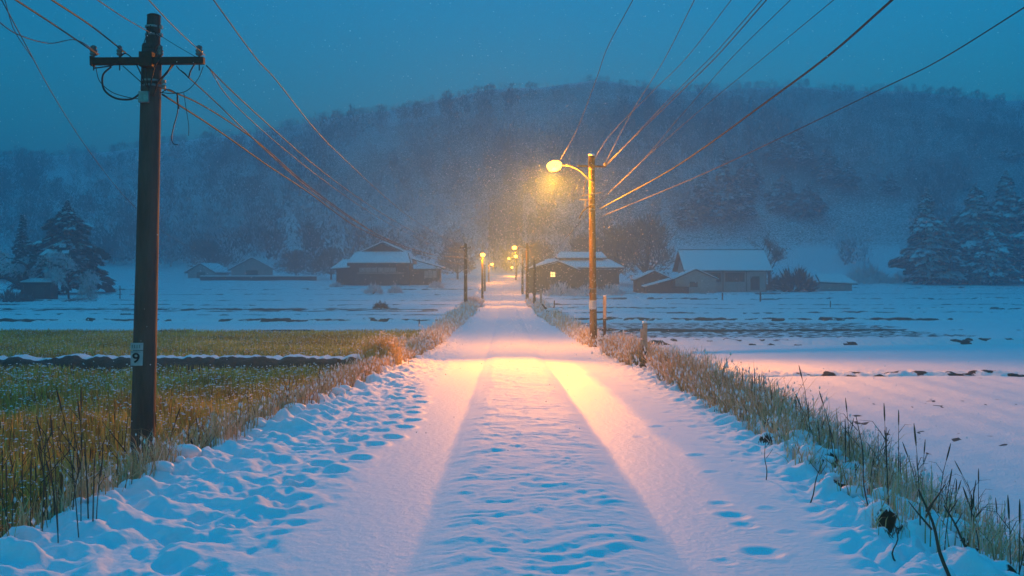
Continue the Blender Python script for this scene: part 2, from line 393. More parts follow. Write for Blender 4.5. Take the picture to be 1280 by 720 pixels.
for i in range(46):
    yy = 5 + i * .36 + rnd.uniform(-.1, .1); dent(RC - 2.05 - .35 * math.sin(yy * .4) + (.14 if i % 2 else -.14) + rnd.uniform(-.08, .08), yy, .10, .13, .05, rnd.uniform(-.4, .4))
# waves of the road far off
Z += ss(48, 60, YY) * .10 * np.sin((YY - 52) / 21 * 2 * np.pi) * (1 - ss(180, 215, YY))
tt = np.minimum(t, 1 - t)[None, :]
Z -= .34 * (1 - ss(0, .03, tt)); Z -= .3 * ss(222, 226, YY)
soil = rb * np.clip(1.1 * fbm(XX * 1.7, YY * 1.4, 3, 85) - .12, 0, .9) * 1.1 + lb * np.clip(fbm(XX * 1.5, YY * 1.5, 3, 86) - .5, 0, .5)
soil += ss(.5, 1.1, (el(YY) - XX) / bwl(YY)) * .25
rd = npmesh('road', np.stack([XX.ravel(), YY.ravel(), Z.ravel()], 1), [grid_faces(len(ys), nc)], M['snow_road'], smooth=True, attr={'soil': soil.ravel(), 'glaze': (np.maximum(track * (1 - .3 * ridge), .55 * ridge * ss(7, 12, YY)) * (1 - .85 * ss(26, 48, YY))).ravel()})
tag(rd, kind='structure')
ROAD = (ys, L0, R0, Z)
def surfv(x, y):
    ys_, l, r, z = ROAD; i = np.clip(np.searchsorted(ys_, y), 0, len(ys_) - 1); q = (x - l[i]) / (r[i] - l[i]); j = np.clip((q * (nc - 1)).astype(int), 0, nc - 1)
    return np.where((q > .03) & (q < .97) & (y > 2) & (y < 220), z[i, j], base(x, y))
def surf(x, y):
    """height of what one stands on"""
    ys_, l, r, z = ROAD
    if 2 < y < 220:
        i = int(np.clip(np.searchsorted(ys_, y), 0, len(ys_) - 1)); q = (x - l[i]) / (r[i] - l[i])
        if 0.03 < q < .97: return float(z[i, int(q * (nc - 1))])
    return gz(x, y)

# --- earth banks between the fields
def bank(name, x0, x1, y0f, w, h, seed, dark, mat_):
    xs = np.arange(x0, x1, .07); n = 17; tq = np.linspace(-1, 1, n)
    XX, TT = np.meshgrid(xs, tq, indexing='ij')
    hh = h * (1 + .22 * noise(XX * 1.1, XX * 0, seed) + .15 * noise(XX * 4, XX * 0, seed + 1))
    prof = np.clip(1 - np.abs(TT) ** 3.2, 0, 1)
    Y_ = y0f(XX) + TT * w / 2 * (1 + .10 * noise(XX * 1.6, XX * 0 + 3, seed)) + .05 * noise(XX * 5, TT * 3, seed + 4)
    Z_ = field(XX, Y_) - .05 + prof * (hh + .05) + .05 * fbm(XX * 2.5, Y_ * 4, 3, seed + 2) * prof
    s_ = dark(XX, TT)
    o = npmesh(name, np.stack([XX.ravel(), Y_.ravel(), Z_.ravel()], 1), [grid_faces(len(xs), n)[:, ::-1]], mat_, smooth=True, attr={'soil': s_.ravel()})
    tag(o, kind='structure')
bank('field_bank', -60, -3.5, lambda x: 25.0 + .01 * (x + 20) + .15 * noise(x * .3, x * 0, 5), 1.6, .50, 101, lambda x, t: np.where(t < -.32, 1.0, 0) + .15 * (noise(x * 2, t * 2, 7) > .3), M['bank'])
bank('field_bank', 4.0, 70, lambda x: 24.8 + .2 * noise(x * .3, x * 0, 6), .9, .10, 111, lambda x, t: np.where((t < -.3) & (noise(x * .35, x * 0, 8) > -.12), .35 + 1.1 * noise(x * 2.2, t * 2, 12), 0) * ss(7, 9, x), M['bank'])
bank('field_bank', 3.8, 90, lambda x: 37.5 + .02 * x + .3 * noise(x * .2, x * 0, 16), 2.6, .20, 121, lambda x, t: np.where((t < -.3) & (noise(x * .5, t * .7, 9) > -.05), .45 + 1.1 * noise(x * 1.6, t * 2, 13), 0), M['bank'])

# ---------------------------------------------------------------- blades
def blades(n, x, y, z, h, w, lean, droop, v, seed=0, az=None):
    """bent blades as strips: 7 verts each"""
    r = np.random.default_rng(seed); a = r.uniform(0, 2 * np.pi, n) if az is None else az; f = r.uniform(0, 2 * np.pi, n)
    dx, dy = np.cos(a), np.sin(a); wx, wy = np.cos(f) * w / 2, np.sin(f) * w / 2
    lv = []
    for t_, wd in ((0, 1), (.4, .9), (.75, .6)):
        l_ = h * lean * t_ + h * droop * t_ ** 3; zz = h * t_ * (1 - .0 * t_) - h * droop * .5 * t_ ** 4
        cx, cy, cz = x + dx * l_, y + dy * l_, z + zz
        lv.append(np.stack([cx - wx * wd, cy - wy * wd, cz], 1)); lv.append(np.stack([cx + wx * wd, cy + wy * wd, cz], 1))
    l_ = h * (lean + droop); lv.append(np.stack([x + dx * l_, y + dy * l_, z + h * (1 - droop * .5)], 1))
    V = np.stack(lv, 1).reshape(-1, 3); o = (np.arange(n) * 7)[:, None]
    Q = np.concatenate([o + np.array([[0, 1, 3, 2]]), o + np.array([[2, 3, 5, 4]])]); T = o + np.array([[4, 5, 6]])
    return V, Q, T, np.repeat(v, 7), lv[-1]
def octs(c, rx, ry, rz, seed=0):
    n = len(c); d = np.array([[1, 0, 0], [0, 1, 0], [-1, 0, 0], [0, -1, 0], [0, 0, 1], [0, 0, -1]], float)
    a = np.random.default_rng(seed).uniform(0, 2 * np.pi, n); S = np.stack([rx, ry, rz], 1)
    V = d[None] * S[:, None, :]; ca, sa = np.cos(a)[:, None], np.sin(a)[:, None]
    V = np.stack([V[..., 0] * ca - V[..., 1] * sa, V[..., 0] * sa + V[..., 1] * ca, V[..., 2]], 2) + c[:, None, :]
    T = np.array([[0, 1, 4], [1, 2, 4], [2, 3, 4], [3, 0, 4], [1, 0, 5], [2, 1, 5], [3, 2, 5], [0, 3, 5]])
    return V.reshape(-1, 3), (np.arange(n)[:, None, None] * 6 + T[None]).reshape(-1, 3)
def join(parts):
    """parts: (V, [faces], mat index, v)"""
    Vs, Fq, Ft, mq, mt, vv, o = [], [], [], [], [], [], 0
    for V, fl, mi_, v in parts:
        Vs.append(V); vv.append(v if v is not None else np.zeros(len(V)))
        for f in fl:
            if f.shape[1] == 4: Fq.append(f + o); mq.append(np.full(len(f), mi_))
            else: Ft.append(f + o); mt.append(np.full(len(f), mi_))
        o += len(V)
    fl = []; mi_ = []
    if Fq: fl.append(np.concatenate(Fq)); mi_.append(np.concatenate(mq))
    if Ft: fl.append(np.concatenate(Ft)); mi_.append(np.concatenate(mt))
    return np.concatenate(Vs), fl, np.concatenate(mi_), np.concatenate(vv)
def stuff(name, parts, mats, label, cat):
    V, fl, mi_, v = join(parts); o = npmesh(name, V, fl, mats, mi=mi_, attr={'v': v}); return tag(o, label, cat, kind='stuff')
M['rice'] = ramp_attr('olive_rice_stubble', [(0, (.24, .13, .04)), (1, (1.0, .78, .22)), (.35, (.48, .36, .08)), (.7, (.80, .62, .13))])
M['straw'] = ramp_attr('dry_frosted_straw', [(0, (.16, .07, .045)), (1, (.84, .70, .66)), (.4, (.56, .35, .15)), (.75, (.80, .58, .34))])
def frustum_pts(n, y0, y1, x0f, x1f, r, pw=1.0):
    y = (y0 ** (1 - 1 * pw + 1e-9) if False else 0) + np.exp(r.uniform(np.log(y0), np.log(y1), n)) if pw == 0 else y0 + (y1 - y0) * r.random(n) ** pw
    a, b = x0f(y), x1f(y); return a + (b - a) * r.random(n), y
r = np.random.default_rng(3)
# near left paddy: tall thin regrowth
nx, ny = frustum_pts(62000, 5.2, 24.0, lambda y: -.66 * y - 1.0, lambda y: el(y) - .75 * bwl(y), r, .72)
cl = noise(nx * 1.1, ny * 1.1, 31); keep = r.random(len(nx)) < .5 + .6 * cl + .35 * (noise(nx * 3, ny * 3, 32) > 0)
nx, ny = nx[keep], ny[keep]; n = len(nx); nz = base(nx, ny)
h = (.36 + .32 * r.random(n) + .22 * noise(nx * .5, ny * .5, 33)) * (1 - .35 * ss(14, 24, ny))
V, Q, T, v, tip = blades(n, nx, ny, nz, h, .008 + .0008 * ny, r.normal(0, .12, n), np.abs(r.normal(0, .15, n)), np.clip(.45 + .35 * noise(nx * .8, ny * .8, 34) + r.normal(0, .2, n), 0, 1), 1)
k = r.choice(n, 13000, replace=False); fc = tip[k] * 1.0; fc[:, 2] -= h[k] * r.random(len(k)) ** 1.5 * .6
sz = (.003 + .0008 * ny[k]) * r.uniform(.6, 1.5, len(k))
OV, OT = octs(fc, sz * r.uniform(1, 2.2, len(k)), sz, sz * .55, 2)
stuff('paddy_grass', [(V, [Q, T], 0, v), (OV, [OT], 1, None)], [M['rice'], M['snow']], 'tall olive rice regrowth flecked with snow in the near left paddy', 'paddy grass')
# far left paddy: shorter, dense
nx, ny = frustum_pts(52000, 26.2, 44.5, lambda y: -.64 * y - 2, lambda y: el(y) - .8 * bwl(y), r, .9)
n = len(nx); nz = base(nx, ny)
h = .16 + .16 * r.random(n) + .05 * noise(nx * .4, ny * .4, 35)
V, Q, T, v, tip = blades(n, nx, ny, nz, h, .028, r.normal(0, .15, n), np.abs(r.normal(0, .2, n)), np.clip(.5 + .3 * noise(nx * .3, ny * .5, 36) + r.normal(0, .17, n), 0, 1), 3)
k = r.choice(n, 8000, replace=False); sz = .016 * r.uniform(.6, 1.5, len(k))
OV, OT = octs(tip[k] - np.array([0, 0, .02]), sz * 1.8, sz, sz * .5, 4)
stuff('paddy_grass', [(V, [Q, T], 0, v), (OV, [OT], 1, None)], [M['rice'], M['snow']], 'short green rice stubble in the second left paddy behind the dark earth bank', 'paddy grass')
# verge grasses
POSTS = [(3.4, 21.6), (4.1, 36.5)]
def verge(side, n, y0, y1, lo, hi, hf, seed, label, pw=.75, vb=.55, dens=None, reeds=0, fsnow=.22, lean=.2):
    r = np.random.default_rng(seed); yy = y0 + (y1 - y0) * r.random(n) ** pw; u = lo + (hi - lo) * r.random(n)
    xx = (el(yy) - u * bwl(yy)) if side < 0 else (er(yy) + u * bwr(yy))
    q = noise(xx * 1.7, yy * 1.3, seed) + .5 * noise(xx * 5, yy * 4, seed + 1)
    kp = (q + r.normal(0, .25, n)) > (-.1 if dens is None else dens(yy)); 
    for a_, b_ in POSTS: kp &= ~((np.abs(xx / yy - a_ / b_) < .014) & (yy < b_ + .3) & (yy > b_ - 9))
    xx, yy, q = xx[kp], yy[kp], q[kp]; n = len(xx)
    zz = surfv(xx, yy) - .02; h = hf(yy) * (.5 + .6 * r.random(n) + .35 * q)
    w = .0045 + .00062 * yy
    az = None
    h = h * (.62 + .55 * ss(-.1, .45, (el(yy) - xx if side < 0 else xx - er(yy)) / 1.0))
    V, Q, T, v, tip = blades(n, xx, yy, zz, h, w, r.normal(0, lean, n), np.abs(r.normal(0, .45, n)), np.clip(vb + .3 * q + r.normal(0, .2, n), 0, 1), seed)
    k = r.choice(n, int(n * fsnow), replace=False); sz = (.004 + .0006 * yy[k]) * r.uniform(.5, 1.6, len(k)); c = tip[k].copy(); c[:, 2] -= h[k] * .25 * r.random(len(k))
    OV, OT = octs(c, sz, sz, sz * 2.2, seed + 5)
    parts = [(V, [Q, T], 0, v), (OV, [OT], 1, None)]
    stuff('verge_grass', parts, [M['straw'], M['snow']], label, 'grass')
verge(-1, 46000, 4.6, 34, -.08, 1.8, lambda y: .52 - .06 * ss(10, 20, y) + 0 * y, 201, 'dry snow flecked verge grass along the left edge of the road', dens=lambda y: -.15 - .3 * ss(10, 20, y), vb=.5, fsnow=.18)
verge(-1, 7000, 30, 100, -.05, 1.0, lambda y: .55 + 0 * y, 202, 'pale frosted grass on the far left verge towards the street lamps', pw=1.2, vb=.8)
verge(1, 42000, 5.5, 34, .0, 1.05, lambda y: .30 + .36 * ss(8, 14, y), 203, 'dry straw coloured verge grass along the right edge of the road', dens=lambda y: .05 - .8 * ss(9, 17, y), vb=.55, pw=1.0, lean=.3)
verge(1, 6000, 32, 100, -.1, 1.0, lambda y: .5 + 0 * y, 204, 'pale frosted grass on the far right verge beyond the tall lamp pole', pw=1.2, vb=.75)
# clumps of snow caught among the stems
def clods(n, y0, y1, side, lo, hi, s0, seed, label):
    r = np.random.default_rng(seed); yy = y0 + (y1 - y0) * r.random(n) ** 1.0; u = lo + (hi - lo) * r.random(n)
    xx = (el(yy) - u * bwl(yy)) if side < 0 else (er(yy) + u * bwr(yy)); mb = MB()
    for a, b in zip(xx, yy):
        if b < 6.3 and side > 0: continue
        s = s0 * r.uniform(.4, 1.3) * min(1, b / 9) ** .8; mb.blob((a, b, surf(a, b) + s * .25), s * r.uniform(.8, 1.5), s * r.uniform(.7, 1.2), s * .6, jit=.12, n=10, k=7)
    o = mb.build('snow_clods', M['snow'], smooth=True)
    ms = o.modifiers.new('s', 'SUBSURF'); ms.levels = 1; ms.render_levels = 1
    tag(o, label, 'snow clumps', kind='stuff')
clods(170, 5.2, 20, -1, -.15, 1.0, .10, 301, 'rounded snow clumps caught in grass on the left bank')
clods(330, 4.8, 20, 1, .05, .95, .105, 302, 'rounded snow clumps caught in grass on the right bank')
# tall seeding stems standing singly
def stems():
    r = random.Random(5); mb = MB(); 
    for i in range(660):
        if i >= 520 or i < 190: yy = r.uniform(5.0, 14); u = r.uniform(.1, 1.0); xx = float(er(yy) + u * bwr(yy)); side = 1
        elif i < 235: yy = r.uniform(12, 26); u = r.uniform(.4, 1.3); xx = float(er(yy) + u * bwr(yy)); side = 1
        elif i < 350: yy = r.uniform(5.2, 15); u = r.uniform(.0, 1.5); xx = float(el(yy) - u * bwl(yy)); side = -1
        else: yy = r.uniform(5.6, 12); xx = r.uniform(-.62 * yy, -.40 * yy - .4); side = -2
        if side > 0 and math.sin(xx * 5 + yy * 3.1) + r.uniform(-.8, .8) < 0: continue
        z = surf(xx, yy) - .03; h = r.uniform(.22, .72) * (1 if side > 0 else .8 if side == -1 else 1.25); a = r.uniform(0, 6.28); ln = abs(r.gauss(0, .14)) * h; bx, by = math.cos(a) * ln, math.sin(a) * ln
        rr = r.uniform(.003, .0055)
        pts = [(xx, yy, z), (xx + bx * .3, yy + by * .3, z + h * .4), (xx + bx * .8, yy + by * .8, z + h * .8), (xx + bx * 1.25, yy + by * 1.25, z + h)]
        mb.tube(pts, [rr, rr * .9, rr * .7, rr * .4], 4, 0)
        if r.random() < .38:
            e = Vector(pts[3]); d = (e - Vector(pts[2])).normalized(); mb.tube([e - d * .02, e + d * .03, e + d * .09, e + d * .13], [.0035, .0065, .0055, .002], 5, 0)
        for _ in range(r.choice((0, 1, 2, 2))):
            t_ = r.uniform(.3, .8); b0 = Vector(pts[1]).lerp(Vector(pts[3]), t_); a2 = r.uniform(0, 6.28); l_ = r.uniform(.06, .2)
            mb.tube([b0, b0 + Vector((math.cos(a2) * l_ * .5, math.sin(a2) * l_ * .5, l_ * .7)), b0 + Vector((math.cos(a2) * l_, math.sin(a2) * l_, l_ * .75))], [.003, .002, .001], 3, 0)
    o = mb.build('seed_stems', M['stem']); tag(o, 'thin dead seeding stems standing out of the snowy banks', 'grass', kind='stuff')
M['stem'] = simple('dead_stem', (.13, .085, .05), .85, (.06, .045, .03), 6)
stems()

# --- individually visible stout stalks
def stalk(px, py, D, topx, topy, r0, label, twigs=2):
    x, y, _ = P(px, py, D); z = surf(x, y) - .04; tx, _, tz = P(topx, topy, D); dx = tx - x; dz = tz - z
    root = empty('dead_stalk', (x, y, z), 0, label, 'stalk', 'stout dead stalks in the near banks')
    mb = MB(); k = rnd.uniform(-.03, .03)
    pts = [(0, 0, 0), (dx * .25 + k, .02, dz * .3), (dx * .6 - k * .5, 0, dz * .65), (dx, 0, dz)]
    mb.tube(smooth_path(pts, 3), [r0 * (1 - .06 * i) for i in range(10)], 6, 0, wob=.12); mb.build('stem', M['stem'], root)
    for i in range(twigs):
        t_ = rnd.uniform(.35, .85); a = Vector(pts[1]).lerp(Vector(pts[3]), t_); s_ = rnd.choice((-1, 1)); l_ = dz * rnd.uniform(.15, .3)
        m2 = MB(); m2.tube([a, a + Vector((s_ * l_ * .5, .01, l_ * .6)), a + Vector((s_ * l_ * .8, .02, l_))], [r0 * .5, r0 * .4, r0 * .2], 5); m2.build('twig', M['stem'], root)
for a in [(1190, 712, 5.0, 1148, 612, .012, 'thick leaning dead stalk lowest at the right bottom corner'),
          (1213, 690, 5.3, 1180, 632, .009, 'short stout dead stalk just right of the thick leaning stalk'),
          (1123, 700, 5.3, 1118, 655, .006, 'thin short dead stalk left of the thick leaning stalk'),
          (1088, 618, 6.6, 1070, 520, .006, 'tall slim dead stalk in the middle of the right bank'),
          (1010, 622, 6.8, 1030, 575, .006, 'bent dead stalk at the road side of the right bank'),
          (957, 598, 7.8, 957, 552, .005, 'lone upright dead stalk on open snow of the right shoulder'),
          (108, 622, 7.2, 92, 540, .009, 'dark dead stalk leaning left of the near utility pole'),
          (60, 650, 6.4, 48, 560, .008, 'dark upright stalk near the left picture edge'),
          (150, 600, 8.4, 160, 520, .007, 'dark dead stalk just left of the near pole foot'),
          (198, 612, 9.6, 190, 540, .008, 'pale dead stalk against the foot of the near pole')]:
    stalk(*a)
# ================================================================ POLES
def taper(mb, x0, z0, x1, z1, r0, r1, n=20, seg=14, m=0):
    pts = [(x0 + (x1 - x0) * i / seg, 0, z0 + (z1 - z0) * i / seg) for i in range(seg + 1)]
    return mb.tube(pts, [r0 + (r1 - r0) * i / seg for i in range(seg + 1)], n, m, wob=.012)
def insulator(root, x, y, z, s=1.0, name='insulator'):
    mb = MB(); mb.lathe((x, y, z), [(.012 * s, -.02), (.012 * s, .02), (.034 * s, .025), (.045 * s, .045), (.03 * s, .06), (.042 * s, .07), (.044 * s, .09), (.026 * s, .10), (.034 * s, .115), (.034 * s, .135), (.012 * s, .15)], 12)
    o = mb.build(name, M['porc'], root, smooth=True); return o
# ---- near left pole
D0 = 11.0; px0, py0 = 176, 612; x, y, z = P(px0, py0, D0); k = D0 / F
def lp(px, py, dy=0): return ((px - px0) * k, dy, (py0 - py) * k)
root = empty('utility_pole', (x, y, z), 0, 'near dark wooden utility pole with crossarm and white number plate', 'utility pole')
mb = MB(); taper(mb, 0, -.5, lp(190, 58)[0], lp(190, 58)[2], .152, .118, 24, 18); mb.build('pole', M['pole'], root, smooth=True)
mb = MB(); a, b = lp(190, 58), lp(192.5, 21)
mb.tube([(a[0] + .01, 0, a[2] - .02), (b[0], 0, b[2])], [.088, .080], 20); mb.tube([(a[0], 0, a[2] - .05), (a[0], 0, a[2] + .02)], [.121, .112], 20)
mb.lathe((b[0], 0, b[2]), [(.083, 0), (.083, .015), (.06, .03), (.02, .035)], 16, 1); mb.build('pole_top', [M['pole'], M['iron']], root, smooth=False)
for yy in (34, 44, 102, 108):
    mb = MB(); q = lp(191, yy); r_ = .085 if yy < 58 else .124
    mb.lathe((q[0] - (.006 if yy > 58 else 0), 0, q[2]), [(r_, -.012), (r_ + .006, -.012), (r_ + .006, .012), (r_, .012)], 20)
    mb.box(q[0] + r_ - .01, q[0] + r_ + .035, -.02, .02, q[2] - .02, q[2] + .02); mb.build('clamp_band', M['steel'], root)
a, b = lp(122, 81, -.17), lp(261, 80, -.17)
arm = MB().bar(a, b, .085, .085).bar((a[0] + .0, -.17, a[2] + .0), (a[0] + .03, -.17, a[2] + .001), .10, .12).build('crossarm', M['iron'], root, bevel=.008)
mb = MB(); mb.box(lp(183, 0)[0], lp(199, 0)[0], -.235, -.12, lp(0, 88)[2], lp(0, 70)[2]); mb.build('mounting_bracket', M['iron'], root, bevel=.005)
for q_ in ((160, 86, 184), (222, 84, 200)): MB().bar(lp(q_[0], q_[1], -.14), lp(q_[2], 108, -.10), .03, .012).build('brace', M['iron'], root)
for px_ in (125, 157, 207, 255): insulator(root, lp(px_, 0)[0], -.17, lp(0, 76)[2], 1.05 if px_ in (125, 255) else .85)
for px_ in (125, 157, 207, 255): MB().tube([lp(px_, 76, -.17), lp(px_, 92, -.17)], .008, 6).build('insulator_pin', M['iron'], root)
mb = MB(); mb.box(lp(179, 0)[0], lp(192, 0)[0], -.16, -.12, lp(0, 131)[2], lp(0, 117)[2]); mb.build('terminal_box', M['steel'], root, bevel=.006)
def cable(pts, r_, name='cable_loop', m='wire', dy=None):
    MB().tube(smooth_path([lp(*p) for p in pts], 7), r_, 6).build(name, M[m], root, smooth=True)
cable([(127, 90, -.2), (150, 87, -.22), (160, 80, -.2), (172, 84, -.18)], .008)
cable([(148, 88, -.2), (140, 100, -.25), (143, 118, -.28), (156, 128, -.26), (172, 128, -.2), (181, 120, -.14)], .012)
cable([(128, 88, -.18), (132, 105, -.16), (146, 118, -.14), (165, 124, -.12), (178, 126, -.12)], .005)
cable([(157, 78, -.2), (166, 72, -.2), (178, 84, -.2), (190, 112, -.16)], .008)
cable([(208, 78, -.2), (204, 88, -.25), (198, 100, -.2), (194, 112, -.15)], .009)
cable([(222, 86, -.2), (218, 98, -.26), (208, 106, -.24), (201, 117, -.18), (196, 122, -.12)], .011)
cable([(251, 84, -.2), (247, 94, -.24), (243, 102, -.2)], .009)
cable([(243, 102, -.2), (238, 96, -.2), (232, 92, -.2), (228, 87, -.2)], .007)
cable([(196, 40, -.09), (203, 55, -.12), (200, 66, -.16), (206, 78, -.2)], .006)
cable([(192, 34, -.09), (187, 52, -.13), (186, 70, -.2), (190, 90, -.2), (191, 115, -.14)], .006)
cable([(261, 88, -.2), (254, 104, -.2), (240, 118, -.2), (222, 121, -.2), (204, 118, -.14)], .005)
cable([(206, 119, -.13), (218, 116, -.2), (229, 122, -.22), (230, 132, -.2), (229, 146, -.2), (225, 160, -.2), (222, 176, -.2), (225, 183, -.2), (230, 184, -.2)], .006, 'hanging_cable')
cable([(229, 120, -.2), (230, 130, -.22), (231, 140, -.2)], .010, 'hanging_cable')
cable([(237, 120, -.2), (240, 140, -.2), (243, 160, -.2), (243, 173, -.2)], .004, 'hanging_cable')
# number plate wrapped on the pole face
def curved_plate(root, cx, zc, hw, hh, R_, name, m):
    mb = MB(); V = []; n = 8; a0 = -math.pi / 2 - .10
    for i in range(n + 1):
        a = a0 + (i / n - .5) * 2 * (hw / R_)
        for zz in (zc - hh, zc + hh):
            V.append((cx + math.cos(a) * R_, math.sin(a) * R_, zz)); V.append((cx + math.cos(a) * (R_ + .003), math.sin(a) * (R_ + .003), zz))
    Fc = []
    for i in range(n):
        o = i * 4; Fc += [(o + 1, o + 5, o + 7, o + 3), (o, o + 2, o + 6, o + 4), (o, o + 4, o + 5, o + 1), (o + 2, o + 3, o + 7, o + 6)]
    Fc += [(0, 1, 3, 2), (n * 4, n * 4 + 2, n * 4 + 3, n * 4 + 1)]
    mb.add(V, Fc); return mb.build(name, m, root)
c1 = lp(178.5, 432); c2 = lp(178.5, 446.5)
curved_plate(root, .018, c1[2], .088, .045, .1475, 'upper_plate', M['plate'])
npl = curved_plate(root, .018, c2[2], .088, .092, .1475, 'number_plate', M['plate'])
def text(body, size, loc, name, parent, m, rot=(R(90), 0, 0), ext=.001, sx=1):
    cu = bpy.data.curves.new(name, 'FONT'); cu.body = body; cu.size = size; cu.align_x = 'CENTER'; cu.align_y = 'CENTER'; cu.extrude = ext; cu.offset = size * .018
    cu.materials.append(m); o0 = bpy.data.objects.new(name, cu); col.objects.link(o0); bpy.context.view_layer.update(); me = bpy.data.meshes.new_from_object(o0.evaluated_get(bpy.context.evaluated_depsgraph_get())); bpy.data.objects.remove(o0); o = bpy.data.objects.new(name, me); link(o, parent); o.location = loc; o.rotation_euler = rot; o.scale = (sx, 1, 1); return o
text('9', .17, (.004, -.1525, c2[2] - .002), 'number', npl, M['ink'], sx=1.15)
mb = MB(); mb.box(-.058, .058, -.1535, -.1505, c2[2] + .076, c2[2] + .081); mb.build('printed_line', M['ink'], npl)
mb = MB()
for i in range(4): mb.box(-.05 + i * .03, -.035 + i * .03, -.1530, -.1510, c1[2] - .02, c1[2] + .022)
mb.build('faded_writing', M['steel'], bpy.data.objects['upper_plate'])

# ---- street lamps
LAMPCOL = (1, .30, .004)
def light(kind, loc, parent, power, radius=.12, aim=None, cone=None, blend=.8, colr=LAMPCOL, name='lamp_light'):
    ld = bpy.data.lights.new(name, kind); ld.energy = power; ld.color = colr; ld.shadow_soft_size = radius
    o = bpy.data.objects.new(name, ld); link(o, parent); o.location = loc
    if kind == 'SPOT':
        ld.spot_size = cone; ld.spot_blend = blend
        o.rotation_euler = (Vector(aim) - Vector(loc)).to_track_quat('-Z', 'Y').to_euler()
    return o
# ---- near lamp pole, right
D1 = 31.6; px0, py0 = 742, 434; x, y, z = P(px0, py0, D1); k = D1 / F
def lp(px, py, dy=0): return ((px - px0) * k, dy, (py0 - py) * k)
root = empty('street_lamp', (x, y, z), 0, 'tall brown street lamp on wooden pole burning nearest on the right verge', 'street lamp', 'street lamps along the road')
mb = MB(); taper(mb, 0, -.4, lp(739.5, 197)[0], lp(739.5, 197)[2], .136, .106, 20, 20); mb.build('pole', M['pole2'], root, smooth=True)
t = lp(739.5, 197); mb = MB(); mb.lathe((t[0], 0, t[2] - .30), [(.116, 0), (.116, .30), (.10, .36), (.03, .38)], 18); mb.build('pole_cap', M['iron'], root)
mb = MB(); q = lp(741, 381); mb.lathe((q[0], 0, q[2]), [(.134, -.16), (.138, -.16), (.138, .16), (.134, .16)], 20); mb.build('reflective_band', M['band'], root)
for yy in (361, 256, 262, 212):
    q = lp(740.5, yy); r_ = .131 if yy > 300 else .117
    mb = MB(); mb.lathe((q[0], 0, q[2]), [(r_, -.02), (r_ + .012, -.02), (r_ + .012, .02), (r_, .02)], 18); mb.build('clamp_band', M['steel'], root)
mb = MB(); mb.bar(lp(757, 209, -.14), lp(722, 208, -.14), .06, .06); mb.build('crossarm', M['iron'], root, bevel=.006)
insulator(root, lp(756, 0)[0], -.14, lp(0, 209)[2], 1.6)
mb = MB(); mb.tube(smooth_path([lp(742, 229, -.13), lp(734, 223, -.16), lp(724, 214, -.2), (lp(712, 208.5)[0], -.25, lp(0, 208.5)[2]), (lp(700, 207.5)[0], -.3, lp(0, 207.5)[2])], 6), .028, 8); mb.build('lamp_arm', M['steel'], root, smooth=True)
mb = MB(); mb.bar(lp(727, 245, -.13), lp(751, 241, -.13), .04, .04); mb.build('side_bracket', M['steel'], root)
mb = MB(); mb.bar(lp(724, 250, -.12), lp(739, 250, -.12), .04, .04).bar(lp(732, 250, -.12), lp(731, 259, -.12), .05, .05); mb.build('side_bracket', M['steel'], root)
mb = MB(); mb.tube(smooth_path([lp(736, 213, -.14), lp(731, 230, -.15), lp(729, 246, -.15)], 5), .010, 5).tube(smooth_path([lp(739, 257, -.14), lp(731, 262, -.16), lp(726, 268, -.16), lp(724, 274, -.15)], 5), .022, 5); mb.build('hanging_cable', M['wire2'], root)
hx = lp(692, 207); hx = (hx[0], -.34, hx[2])
mb = MB(); mb.lathe((0, 0, 0), [(.05, .16), (.13, .14), (.22, .06), (.27, -.01), (.265, -.02), (.21, .05), (.12, .11), (.04, .12)], 20)
head = mb.build('lamp_head', M['steel'], root, smooth=True); head.location = hx; head.rotation_euler = (R(-28), R(-6), 0)
MB().blob((0, 0, -.05), .27, .27, .17, n=16, k=9, jit=0).build('lamp_glass', M['lamp'], head, smooth=True)
mb = MB(); mb.bar((.25, .04, .08), (.05, .0, .12), .07, .06); mb.build('lamp_socket', M['steel'], head)
lo = (hx[0], -.36, hx[2] - .42)
light('SPOT', lo, root, 19000 * LPW, .16, (lo[0] + 12.0, -13.0, 0), R(84), 1.0)
light('SPOT', lo, root, 40000 * LPW, .16, (lo[0] - 3.2, -16.0, 0), R(48), 1.0)
light('POINT', lo, root, 3900 * LPW, .16)
# snow on top
mb = MB(); mb.blob((t[0], 0, t[2] + .10), .12, .12, .06, n=12, k=6); mb.build('snow_cap', M['snow'], root, smooth=True)

